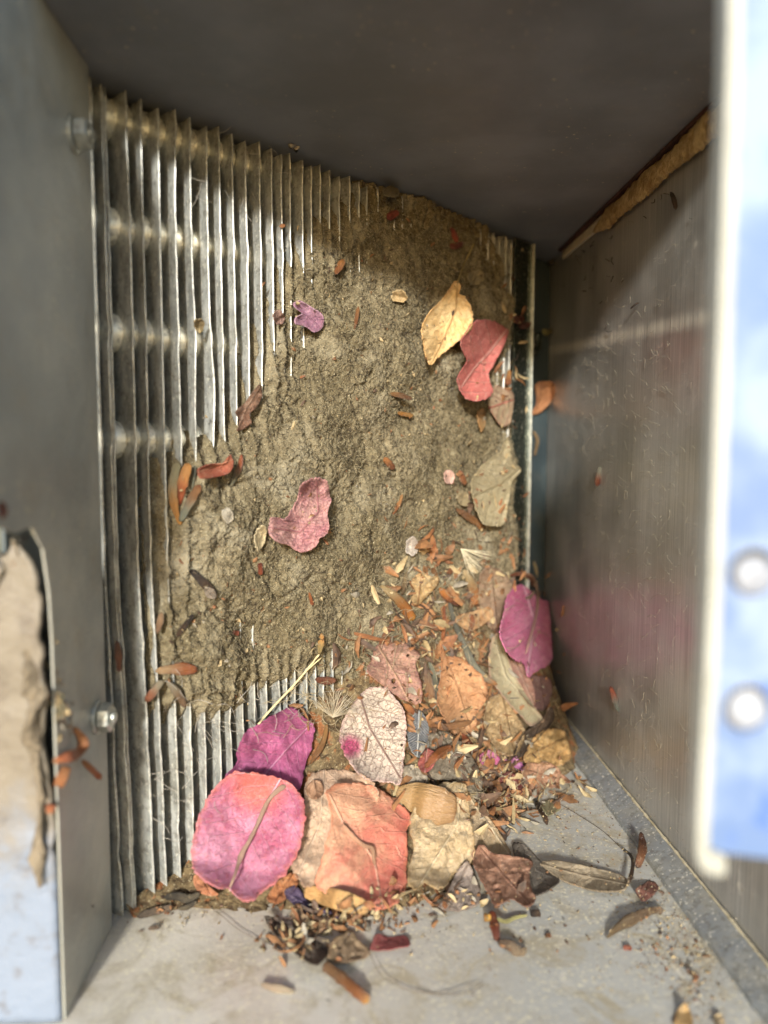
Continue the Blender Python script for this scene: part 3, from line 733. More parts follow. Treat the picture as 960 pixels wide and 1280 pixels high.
for lab, sp, w, mt in [
    ('small dark brown chunk low on the left of the dust', [(238,712),(254,728),(270,746)], [6, 11, 9], DK),
    ('dark slit shaped chip near the lower left of the dust', [(242,768),(231,782),(220,797)], [4, 7, 4], DK),
    ('tiny red brown seed below the pale yellow flake', [(325,703),(326,719)], [6, 6], RB),
    ('deep red crumpled bit high in the dust under the ceiling', [(484,274),(490,269),(499,265)], [8, 10, 6], hm('7a2416', '9c3a22')),
    ('rust red bit right of centre near the ceiling', [(563,284),(567,293),(572,303)], [5, 9, 6], hm('8a2c1c', 'a04028')),
    ('second rust bit directly under the rust red one near the ceiling', [(562,306),(570,308),(579,303)], [6, 7, 5], hm('7a3020', '6a281a')),
    ('orange husk upper left in the dust, level with the long stalk', [(430,324),(424,334),(419,343)], [6, 9, 4], hm('a8642c', '8a4a20')),
    ('thin reddish sliver upright in the upper dust', [(448,383),(446,396),(443,412)], [4, 5, 3], hm('9a6038', '84492a')),
    ('brown husk lying flat above the small orange chip', [(486,492),(500,494),(516,499)], [4, 7, 4], hm('8b5a36', '7a4a2c')),
    ('bright orange chip lying flat in the middle of the dust', [(497,516),(507,518),(517,520)], [4, 6, 5], hm('a8661e', 'b4741e')),
    ('orange chip above the pink kidney shaped petal, to its right', [(480,572),(486,579),(493,587)], [7, 9, 6], hm('a5602a', '7d3f1c')),
    ('orange sliver slanting in the dust right of the kidney petal', [(503,618),(498,630),(491,643)], [4, 6, 3], hm('b27038', '9a5428')),
    ('orange stub upright next to the tan ragged flake', [(539,667),(541,680),(544,692)], [5, 9, 6], hm('b06a3a', 'a0522a')),
    ('rust husk upright beside the coil edge under the red bract', [(637,462),(634,482)], [5, 9], hm('a86a32', '7f4320')),
    ('dark red bud beside the coil edge right of the red bract', [(641,396),(648,400),(655,397)], [7, 10, 6], hm('5a1f18', '6e2a1e')),
    ('second dark red bud on the coil edge below the first bud', [(648,408),(657,407),(664,404)], [5, 8, 5], hm('4a1c18', '5e281e')),
    ('red brown bit touching the khaki leaf on its left', [(574,588),(577,597),(583,606)], [5, 9, 4], hm('8f4a2a', '9c5a34')),
    ('orange brown shreds at the foot of the khaki leaf', [(570,636),(584,645),(598,655),(604,664)], [4, 9, 9, 5], hm('7c4a2a', 'a06434')),
    ('brown husk in the gap between two fins at the left', [(146,801),(148,820),(149,840)], [5, 9, 5], hm('6e4434', '8a4f38')),
    ('pale brown husk on the fin at the left border low down', [(202,765),(200,778),(196,792)], [5, 9, 4], hm('a07458', '8c6048')),
    ('small dark red dot low on the left dust', [(291,790),(299,792)], [6, 6], RB),
    ('small orange tipped seed where the straws end', [(402,792),(401,804),(399,818)], [7, 9, 3], hm('c2803e', '9c7c50')),
    ('orange seed lying on the dust below the kidney petal', [(386,740),(391,757)], [3, 5], hm('a85a2a', '8f4420')),
    ('red brown husk lying across the fins above the veined bract', [(394,849),(407,851),(421,850)], [6, 10, 7], hm('6b3422', '8a4a2e')),
    ('shiny chestnut husk, uppermost of three at the lower left of the dust', [(194,839),(210,837),(230,836),(247,838)], [5, 13, 16, 8], hm('b08262', 'a3501e', '7a3210', .25)),
    ('small chestnut husk pointing down left from the shiny one', [(203,850),(194,862),(182,877)], [5, 12, 7], hm('9a8270', '8f4a2c')),
    ('grey brown husk pointing down right under the shiny one', [(208,851),(220,864),(232,884)], [5, 12, 5], hm('8a7464', '7f5a44')),
    ('curved tan strip in the gap behind the coil edge', [(666,538),(672,550),(668,570)], [3, 5, 3], hm('8f6a4c', '7c5a3f')),
    ('tiny amber scrap in the gap above the orange leaf scrap', [(678,412),(684,416),(690,411)], [5, 8, 4], hm('85703c', '6b5a32')),
    ('small red brown seed stuck on the right metal wall at middle height', [(750,583),(748,596),(746,608)], [4, 8, 5], hm('8c8078', '8a3a1e', '6a2410')),
    ('rusty speck stuck on the right metal wall low down', [(763,858),(768,873),(773,890)], [5, 8, 3], hm('a04a34', '6e6a66')),
    ('tiny dark curl stuck high on the right metal wall', [(788,386),(794,381),(799,378)], [2, 3, 2], DK),
    ('dark brown bit high on the right metal wall under the foam', [(838,240),(842,248),(845,262)], [5, 7, 4], DK)]:
    husk('seed_husk' if 'husk' in lab else 'plant_scrap', lab, 'seed husk' if 'husk' in lab else 'plant scrap', sp, w, mt)
leaf('leaf_flake', 'grey scrap of lint on the dust low down left of the heap', 'leaf flake', [(256,735),(268,738),(270,748),(258,746)], '7d7060', '8a7c6a', crum=.001, trans=0)

# crumbs and crushed litter
PAL = ['7a5a3a', '9a6a40', 'b0703c', '5a3a28', 'a89470', '8a7a60', '3a2a20', 'c09a64', '8c4a34', 'b5a688']
def crumbmats(): 
    return [mat_plain('crumb_'+n_, a, b, 600, .75, .4, .0002) for n_, a, b in [('brown', '5c4028', '7f5834'), ('tan', '857250', '9c8b68'), ('dark', '33261c', '574232'), ('rust', '5c3a24', '80542f'), ('grey', '6e675a', '8c8474')]]
CM = crumbmats()
def crumbs(name, lab, n, spots, seed, size, wts, stretch=(1, 3), lift=0., keep=None):
    r = np.random.RandomState(seed); V = []; F = []; mi = []
    for _ in range(n):
        k = spots[r.randint(len(spots))]; x, y = k[0]+r.normal(0, k[2]), k[1]+r.normal(0, k[3])
        if keep and not keep(x, y): continue
        t = cast(x, y)
        if t > 1: continue
        s = size[0]*(size[1]/size[0])**(r.rand()**1.6); el = r.uniform(*stretch)
        A = r.normal(size=3); A /= np.linalg.norm(A); B = np.cross(A, r.normal(size=3)); B /= np.linalg.norm(B); Cc = np.cross(A, B)
        P = at(x, y, t-s*.35-lift*r.rand()); b0 = len(V); m_ = r.choice(len(CM), p=wts)
        cur = r.uniform(-.6, .6)
        # a bent, tapering sliver
        for i in range(4):
            q = (i/3-.5)*2; w = (1-.75*abs(q)**1.5)*r.uniform(.9, 2.)
            ctr = P+A*q*s*el*.5+Cc*cur*s*q*q
            for (bx, cx) in ((1, 0), (0, .3), (-1, 0), (0, -.3)): V.append(ctr+B*bx*s*.32*w+Cc*cx*s*.4*w)
        for i in range(3):
            for j in range(4): F.append((b0+i*4+j, b0+i*4+(j+1) % 4, b0+(i+1)*4+(j+1) % 4, b0+(i+1)*4+j)); mi.append(m_)
        F.append((b0+3, b0+2, b0+1, b0)); F.append((b0+12, b0+13, b0+14, b0+15)); mi += [m_, m_]
    V = np.array(V); V[:, 0] = np.clip(V[:, 0], XL+.0003, XR-.0003); V[:, 2] = np.clip(V[:, 2], .0001, H-.001)
    o = mesh(name, V, F, None, shade=False)
    for m_ in CM: o.data.materials.append(m_)
    o.data.polygons.foreach_set('material_index', mi); tag(o, lab, kind='stuff')
heapspots = [(560,760,45,40), (520,840,50,45), (590,840,50,50), (560,930,50,45), (620,960,45,25), (620,1010,20,14)]
frontspots = [(540,1120,50,8), (470,1145,50,9), (400,1150,35,10), (370,1175,26,10), (640,1000,35,14), (660,985,35,14)]
crumbs('crushed_litter', 'crushed leaf and husk slivers filling the gaps of the heap', 1500, heapspots, 41, (.0010, .0038), [.36, .16, .28, .12, .08], (1.4, 4.2), .0008)

# ================================================================== the heap of leaves, rear ones first
leaf('dry_leaf', 'beige leaf pressed flat behind the magenta bract in the right corner', 'dry leaf',
     [(600,720),(613,708),(630,716),(643,735),(648,765),(640,790),(622,792),(608,778),(601,755)], '9a7a5c', 'ad8e6c', '7d5c42', '86664a', lift=.001, crum=.002)
husk('twig', 'thin red brown twig over the top of the magenta bract', 'twig', [(636,720),(650,717),(662,722),(668,735)], [3, 5, 5, 3], hm('6b3420', '8a4a2c'), arch=.002)
leaf('dry_leaf', 'cream crumpled leaf standing above the orange husks on the heap', 'dry leaf',
     [(514,727),(527,715),(533,718),(542,721),(548,720),(548,730),(533,747),(522,757),(514,748),(519,739)], 'b5904f', 'c9ab74', '94652c', '8c5a28', ctr=(531,735), crum=.003, crease=.001, cs=12, lift=.001)
leaf('dry_leaf', 'folded orange tan leaf behind the grey twig', 'dry leaf',
     [(571,771),(592,764),(612,759),(616,771),(603,782),(588,788),(574,782)], 'b0824c', 'c09862', '8a5a2c', '976832', fold=.5, crum=.0022, lift=.001)
leaf('dry_leaf', 'small mauve brown leaf under the magenta bract against the wall', 'dry leaf',
     [(659,846),(674,845),(688,849),(690,868),(681,887),(668,884),(659,868)], '8c6660', '7a554c', '5b3b34', '6e4c44', crum=.002)
leaf('dry_leaf', 'dark brown pod like leaf curling against the right wall', 'dry leaf',
     [(687,884),(693,893),(690,903),(671,924),(651,946),(643,943),(654,918),(676,902)], '4a3a2c', '5d4a38', '33261c', '6b5644', fold=.4, crum=.0015, curl=.2, lift=.0015, ctr=(670,916))
leaf('dry_leaf', 'olive tan crumpled leaf between grey twig and long green leaf', 'dry leaf',
     [(586,806),(600,801),(608,815),(608,838),(598,846),(588,832)], '7c6c48', '94825a', '5c4c30', '645232', crum=.003, crease=.001, cs=10)
leaf('dry_leaf', 'broad ochre leaf lying under the long green tan leaf', 'dry leaf',
     [(612,874),(627,868),(640,884),(656,912),(654,929),(643,944),(626,941),(614,926),(605,902)], '9c7f50', 'b5945e', '6e5230', '806238', crum=.002, lift=.001, tilt=(0, .1), blotch=.8)
leaf('dry_leaf', 'grey beige leaf buried upright behind the brown bean pod', 'dry leaf',
     [(537,918),(551,914),(567,918),(581,932),(593,950),(603,972),(600,998),(584,989),(571,976),(556,974),(541,972),(534,943)], '8f8168', 'a3937a', '63553f', '6e5f48', mid=[(545,915),(575,950),(600,995)], crum=.002, blotch=.7)
leaf('dry_leaf', 'pink flushed long leaf folded beside the green tan one', 'dry leaf',
     [(622,785),(632,797),(645,815),(658,838),(668,862),(668,884),(655,872),(640,850),(629,828),(621,806)], '9c6a5c', 'a87f60', '7a4a40', 'b4907a', mid=[(622,788),(645,830),(667,880)], fold=.3, crum=.001)
leaf('dry_leaf', 'long green tan leaf slanting down right across the heap', 'dry leaf',
     [(612,812),(616,797),(624,792),(630,806),(638,832),(654,862),(671,888),(680,902),(664,907),(650,893),(637,880),(625,865),(614,848),(611,830)],
     '8f8462', 'a39873', 'a87a66', 'b8ab86', mid=[(618,796),(632,845),(678,900)], ctr=(638,856), fold=.25, curl=.1, lift=.0018, crum=.0008, net=.1, blotch=.3)
mag = leaf('bougainvillea_bract', 'bright magenta bract standing against the right wall', 'flower bract',
     [(641,736),(652,731),(663,738),(673,747),(685,752),(688,770),(689,785),(691,812),(689,826),(681,834),(671,840),(660,845),(656,832),(641,823),(630,809),(625,791),(630,765),(634,747)],
     'd05688', 'e080a8', 'c85c8c', 'ecb0c8', mid=[(655,732),(668,775),(660,840)], fold=.3, curl=.12, crum=.002, lift=.004, tilt=(-.15, -.25), cs=34, grad=(.3, .5), net=.4, vs=.8, blotch=.9, crease=.0014)
husk('stem', None, None, [(656,716),(667,722),(672,742),(671,765),(665,790),(657,818)], [2.5, 3, 3.5, 4, 4, 2], hm('b07a64', 'cf8f92', None, .6), parent=mag, lift=.0004, arch=.0015)
leaf('dry_leaf', 'golden crumpled leaf at the wall foot on the right of the heap', 'dry leaf',
     [(659,937),(665,925),(677,914),(693,910),(706,915),(714,937),(712,949),(699,957),(677,954),(656,952)], 'b5883f', 'c7a058', '8a5c26', '80521f', mid=[(660,945),(700,925)], crum=.0025, crease=.0012, cs=12, lift=.0015, period=.12)
leaf('leaf_flake', 'orange scrap tucked under the brown lobed leaf at right', 'leaf flake', [(648,965),(657,970),(663,982),(669,995),(656,990)], 'c08a4a', 'b57a3c', crum=.0008, lift=.001)
leaf('dry_leaf', 'warm brown lobed leaf on the floor edge at the right end of the heap', 'dry leaf',
     [(652,965),(660,953),(672,955),(681,951),(692,957),(699,961),(703,968),(713,977),(700,979),(690,985),(682,983),(677,984),(670,996),(662,988),(659,975)],
     'a3714c', 'b38560', '7c4b2c', '8a5c3c', mid=[(655,962),(710,977)], ctr=(678,968), crum=.0025, crease=.0008, curl=.2, cs=18, lift=.0015, rag=.03)
leaf('bougainvillea_bract', 'perforated pink tan bract at the upper left of the heap', 'flower bract',
     [(468,812),(474,805),(484,801),(495,800),(507,804),(519,812),(525,819),(520,830),(525,847),(528,861),(525,879),(510,877),(490,866),(473,852),(458,838),(464,826)],
     'a87466', 'b98a70', '8c5444', 'c29a70', mid=[(473,808),(494,843),(512,878)], fold=.2, crum=.0022, lift=.0015, holes=5, period=.1, crease=.0006, cs=20, net=.6)
leaf('dry_leaf', 'large orange tan leaf upright in the middle of the heap', 'dry leaf',
     [(551,806),(556,819),(563,821),(570,820),(583,827),(595,838),(603,846),(609,864),(605,880),(595,895),(596,905),(588,916),(575,918),(562,908),(553,895),(547,878),(548,860),(552,840)],
     'bd824c', 'cc965c', '94592c', 'a06a38', mid=[(552,810),(570,855),(588,912)], fold=.18, crum=.0022, crease=.0008, curl=.12, lift=.0025, tilt=(0, .1), cs=30, blotch=.4, grad=(0, .6))
husk('seed_husk', 'curled brown lip lying across the foot of the large orange tan leaf', 'seed husk', [(537,906),(552,909),(570,907),(590,902)], [4, 8, 9, 4], hm('8a5230', 'a86a3c'), arch=.001)
husk('twig', 'knobbly grey twig slanting over the heap onto the green tan leaf', 'twig', [(562,752),(568,777),(580,806),(593,833),(608,848),(622,856)], [4, 5, 8, 9, 9, 5], hm('5d5550', '756a60', 'a0602e', .6), lift=.0015, nseg=22)
for lab, sp, w, mt in [
    ('long tan husk with a glossy orange end left of the cream crumpled leaf', [(475,732),(488,741),(500,752),(517,775)], [4, 11, 14, 11], hm('9c7a58', 'b0632a', 'c27a1e', .25)),
    ('dark orange husk right of the cream crumpled leaf', [(549,735),(560,746),(574,757)], [6, 11, 5], hm('b0611e', '6e3214', None, .28)),
    ('tan brown husk carrying the silky seed tuft', [(580,712),(590,733),(594,757)], [7, 13, 10], hm('b5906c', 'a85e2c')),
    ('pinkish sliver under the long glossy tipped husk', [(521,776),(534,780),(549,788)], [4, 7, 4], hm('9c6a50', '87503a')),
    ('reddish twig left of the perforated bract', [(493,779),(484,790),(474,806)], [6, 7, 3], hm('6e3a26', '854a30')),
    ('upright red brown sliver above the large orange tan leaf', [(555,757),(555,778),(553,802)], [4, 6, 4], hm('824226', '9c5430')),
    ('brown sliver standing left of the cream crumpled leaf', [(508,715),(506,728),(502,744)], [4, 8, 4], hm('7f6248', '6b4c34')),
    ('short orange stub under the folded orange tan leaf', [(590,768),(590,780),(586,792)], [5, 7, 4], hm('8c4a28', '6e3820')),
    ('grey brown strip between perforated bract and large orange tan leaf', [(527,822),(533,846),(541,878)], [6, 13, 7], hm('6c5444', '8a5a3c')),
    ('second grey strip right beside the perforated bract', [(536,826),(544,850),(546,880)], [4, 8, 5], hm('7e7468', '5e5046')),
    ('brown stem going down left from the fluffy seed tuft', [(409,905),(403,930),(388,955)], [4, 8, 3], hm('a06a3a', '82502e')),
    ('orange chip between veined bract and orange tan leaf', [(504,880),(512,886),(521,893)], [6, 10, 6], hm('b56a34', '8f4a24'))]:
    husk('twig' if 'twig' in lab or 'stem' in lab else 'seed_husk', lab, 'twig' if 'twig' in lab or 'stem' in lab else 'seed husk', sp, w, mt, lift=.0008)
leaf('feather', 'small dark grey feather tucked between the veined bract and orange leaf', 'feather',
     [(524,887),(534,902),(536,921),(531,943),(521,946),(511,931),(509,909),(516,895)], '4c4f55', '63656a', '8a8a86', 'a8a8a2', mid=[(524,889),(522,945)], period=.03, vs=.8, net=0, crum=.0006, lift=.0012, trans=.1)
leaf('dry_leaf', 'pale lumpy scrap just above the brown bean pod', 'dry leaf', [(502,965),(508,957),(517,956),(531,962),(534,978),(520,984),(507,981)], 'a3937a', 'b5a68c', '80705a', '8a7a60', crum=.002, crease=.001, cs=10)
leaf('petal', 'crimson petal at the root of the orange husk fan', 'petal', [(522,956),(527,943),(534,935),(545,943),(541,959),(531,965)], 'a0423c', 'b05a48', '7c2c28', 'cc8a78', crum=.0015, lift=.0015)
husk('seed_husk', 'orange husk of the fan pointing up right above the bean pod', 'seed husk', [(531,960),(545,945),(556,937),(566,934)], [5, 10, 11, 7], hm('8a4420', 'a8592a', None, .3), lift=.0012)
husk('seed_husk', 'red brown husk right of the orange husk fan', 'seed husk', [(578,917),(586,932),(601,946)], [6, 11, 5], hm('8a3e20', '6e3018'), lift=.001)
leaf('petal', 'bright magenta scrap, the left one of two near the long leaf foot', 'petal', [(600,947),(608,938),(616,940),(624,947),(623,956),(612,954),(605,958)], 'a83c70', 'b85c8a', '983468', 'c88aa8', crum=.0015, rag=.06, lift=.001)
leaf('petal', 'mauve pink scrap, the right one of two near the long leaf foot', 'petal', [(631,949),(639,951),(646,946),(655,958),(652,963),(642,959),(635,960)], 'a04a82', 'b06a94', '8a3a6c', 'c88ab0', crum=.0015, rag=.06, lift=.001)
leaf('dry_leaf', 'crumpled dark red leaf bit beside the warm brown lobed leaf', 'dry leaf', [(622,978),(634,965),(645,968),(656,984),(645,994),(628,995)], '6a2c26', '7e3c30', '4a1c18', '5a241e', crum=.003, crease=.0015, cs=9, lift=.0015, rag=.04)
leaf('dry_leaf', 'crumpled brown leaf at the floor edge below the dark red bit', 'dry leaf', [(607,984),(614,976),(623,980),(628,994),(637,1010),(624,1014),(612,1020),(605,1004)], '6e4a34', '85583c', '4c3022', '5c3c28', crum=.003, crease=.0015, cs=9, lift=.001, rag=.04)
leaf('bougainvillea_bract', 'papery veined pale bract with a magenta stain on its left edge', 'flower bract',
     [(446,872),(462,859),(481,860),(496,874),(505,890),(508,910),(506,940),(501,976),(490,979),(478,977),(456,973),(441,958),(430,940),(425,920),(428,903),(436,886)],
     'c8b49c', 'd2bca8', 'c49a90', '7c5448', mid=[(449,866),(462,910),(500,972)], fold=.12, crum=.0013, lift=.003, tilt=(.05, .1), spot=(-.32, .13, .2, 'c23a70'), net=1., vs=.7, blotch=.3, curl=.08, grad=(0, .5))
leaf('bougainvillea_bract', 'deep purple magenta bract folded behind the big round pink one', 'flower bract',
     [(282,972),(296,955),(297,938),(301,926),(309,913),(328,902),(347,891),(364,884),(377,894),(389,902),(393,915),(389,937),(382,953),(377,982),(366,988),(350,990),(328,985),(300,985)],
     'a03a6c', 'b85488', '94386a', 'cc86a8', mid=[(388,906),(360,935),(325,975)], ctr=(342,940), fold=.3, crum=.0018, lift=.003, net=.25, blotch=.25, crease=.0005)
leaf('dry_leaf', 'long tan half of the cream leaf reaching right towards the floor', 'dry leaf',
     [(583,990),(599,1006),(615,1027),(628,1046),(638,1068),(618,1074),(599,1072),(588,1056),(580,1030)], 'b59566', 'c9ac80', '947244', 'dcc8a0', mid=[(584,992),(637,1068)], fold=.15, crum=.0018, lift=.0012, period=.09)
leaf('dry_leaf', 'grey brown leaf behind the crumpled rust one on the floor', 'dry leaf',
     [(640,1056),(652,1054),(665,1065),(677,1077),(699,1098),(687,1112),(668,1120),(655,1110),(648,1085)], '6b6154', '7c7264', '4c4338', '5a5044', fold=.3, crum=.0015, lift=.0012, tilt=(-.1, .1))
leaf('dry_leaf', 'large creased cream leaf at the front of the heap under the bean pod', 'dry leaf',
     [(549,980),(571,977),(583,981),(586,996),(588,1021),(593,1050),(591,1073),(580,1086),(565,1092),(559,1106),(546,1110),(531,1104),(518,1112),(510,1099),(513,1077),(517,1059),(512,1034),(520,1005)],
     'bfa06c', 'cdb285', 'a88448', 'e0cda0', mid=[(578,980),(572,1030),(525,1105)], fold=.1, crum=.0024, crease=.0012, cs=34, lift=.0025, blotch=.5, net=.5)
leaf('dry_leaf', 'beige leaf half hidden between round pink bract and coral leaf', 'dry leaf',
     [(380,990),(386,972),(393,965),(405,962),(420,962),(445,966),(473,987),(460,1020),(440,1050),(420,1080),(400,1102),(380,1107),(366,1087),(364,1078),(374,1055),(382,1025)],
     'cca684', 'd8b690', 'a67c58', 'd8bd9c', mid=[(405,965),(400,1030),(372,1095)], crum=.0018, lift=.0015, crease=.0006, blotch=.5)
leaf('dry_leaf', 'small curled tan leaf under the deep purple bract', 'dry leaf', [(384,984),(392,975),(402,978),(404,990),(396,998),(386,995)], 'b08058', 'bd9068', '85582f', None, crum=.002, curl=.3, lift=.001)
leaf('dry_leaf', 'orange crumpled scrap under the right foot of the round pink bract', 'dry leaf',
     [(334,1122),(342,1108),(352,1098),(365,1092),(374,1100),(366,1114),(356,1126),(344,1130)], 'a8622c', 'bd7a3c', '7a4420', '8c5224', crum=.003, crease=.001, cs=12, lift=.0008)
leaf('leaf_flake', 'orange scrap under the left foot of the round pink bract', 'leaf flake', [(242,1098),(250,1094),(262,1108),(272,1118),(262,1120),(247,1114)], 'b56a3a', 'c98450', None, None, crum=.0015, lift=.0005)
leaf('dry_leaf', 'dark violet leaf strip under the flat wood chip', 'dry leaf',
     [(355,1116),(367,1107),(378,1115),(385,1127),(407,1137),(424,1143),(420,1150),(400,1150),(383,1142),(368,1132)], '463650', '584666', '33263c', '6a5876', mid=[(358,1118),(422,1146)], crum=.0016, lift=.0008, ctr=(385,1133), blotch=.5)
leaf('dry_leaf', 'grey brown curled leaf lying on the floor in front of the heap', 'dry leaf',
     [(330,1145),(345,1148),(355,1153),(372,1162),(395,1170),(417,1178),(424,1190),(410,1194),(395,1206),(377,1197),(360,1183),(342,1165)], '6a5b4c', '7e6d5a', '4a3c2e', '594a3a', mid=[(335,1150),(418,1188)], fold=.35, crum=.002, crease=.0008, cs=16, lift=.0008, curl=.15)
leaf('dry_leaf', 'tan curled leaf end on the floor right of the grey brown one', 'dry leaf',
     [(412,1184),(420,1172),(432,1165),(441,1163),(450,1178),(461,1187),(455,1197),(430,1202),(412,1202)], '9a7c58', 'b39468', '6b4e32', '7a5c3c', mid=[(440,1165),(415,1200)], fold=.3, crum=.002, lift=.0008, curl=.2)
leaf('dry_leaf', 'pale yellowish star shaped scrap on the floor below the violet strip', 'dry leaf',
     [(363,1143),(368,1133),(374,1130),(379,1143),(392,1145),(412,1152),(402,1162),(392,1170),(377,1163)], 'b3895a', 'c9a878', '8a5c34', None, crum=.002, lift=.0012, ctr=(384,1153), curl=.2)
leaf('bougainvillea_bract', 'large coral orange bract at the front of the heap with a small twig on it', 'flower bract',
     [(408,990),(418,982),(433,979),(460,980),(477,987),(493,999),(510,1012),(514,1022),(509,1040),(510,1067),(508,1087),(509,1103),(503,1117),(493,1130),(470,1137),(450,1133),(430,1127),(405,1116),(392,1103),(401,1080),(407,1053),(415,1027),(411,1003)],
     'e0a074', 'dc6c54', 'd87848', 'f0bc98', mid=[(412,993),(430,1030),(455,1055),(468,1075),(478,1132)], fold=.1, crum=.0016, lift=.0035, tilt=(.05, .25), grad=(.6, .35), net=.25, vs=.6, period=.2, blotch=.3, cs=45, crease=.0005, gamp=.8)
rb = leaf('bougainvillea_bract', 'big round pink bract with coral rim and a twig across it', 'flower bract',
     [(240,1067),(243,1040),(250,1017),(263,993),(280,973),(293,966),(320,967),(343,971),(360,977),(373,990),(380,1003),(382,1020),(378,1047),(370,1070),(357,1092),(343,1104),(330,1113),(317,1123),(305,1126),(295,1120),(288,1112),(270,1108),(253,1099),(243,1087)],
     'b84a74', 'd888a8', 'd87058', 'ecb4c8', mid=[(350,975),(333,1003),(320,1033),(302,1067),(287,1115)], fold=.22, crum=.0014, lift=.0035, tilt=(.1, .25), grad=(-.5, .4), net=.35, vs=.8, period=.22, blotch=.55, cs=36, crease=.0007, spot=(.12, -.62, .5, 'd4685c'))
husk('twig', 'brown knobbed twig lying across the big round pink bract', 'twig', [(357,982),(346,989),(334,1003),(322,1030),(311,1052),(302,1068),(295,1090),(287,1110)], [8, 5, 5, 5, 5, 7, 4, 2], hm('b08478', 'c89488', 'e0a898', .6), lift=.0003, nseg=30, wob=.16)
husk('twig', 'short hooked twig on the coral orange bract', 'twig', [(427,1030),(440,1045),(455,1057),(465,1060),(467,1070),(468,1082)], [3, 7, 5, 5, 5, 3], hm('d89078', 'b88068', None, .6), lift=.0003)
husk('bean_pod', 'smooth flat brown bean pod lying on the cream leaf', 'seed pod', [(495,992),(512,995),(530,1000),(550,1008),(571,1012)], [14, 34, 42, 46, 24], hm('a87a50', 'a07048', '946440', .3, 0.), flat=.16, lift=.002, ns=20, wob=.03, nseg=26)
leaf('dry_leaf', 'crumpled rust brown leaf at the right front of the heap', 'dry leaf',
     [(590,1071),(597,1060),(603,1056),(615,1066),(640,1070),(665,1076),(661,1093),(665,1112),(669,1124),(659,1134),(648,1128),(640,1123),(628,1128),(618,1131),(610,1115),(600,1098)],
     '9a6a4c', 'ac7c5c', '744630', '7e5038', mid=[(600,1060),(630,1095),(663,1130)], crum=.0025, crease=.0014, cs=22, lift=.003, tilt=(0, .15), rag=.03, ctr=(632,1094), curl=.15)
leaf('dry_leaf', 'thin greyish see through leaf left of the crumpled rust one', 'dry leaf',
     [(556,1124),(563,1106),(572,1088),(584,1077),(592,1090),(601,1115),(596,1131),(571,1139),(549,1134)], 'a08c7c', 'b4a090', '7c6858', '86705e', mid=[(584,1080),(562,1136)], crum=.0016, lift=.0015, trans=.3)
husk('wood_chip', 'flat ochre wood chip in front of the coral bract', 'wood chip', [(380,1114),(402,1119),(432,1127),(462,1136)], [13, 22, 23, 13], hm('d69458', 'dc9c60', 'b07c50', .6, .9), flat=.13, lift=.0012, ns=14, wob=.02, lifts=[.001, .0025, .0025, .001])

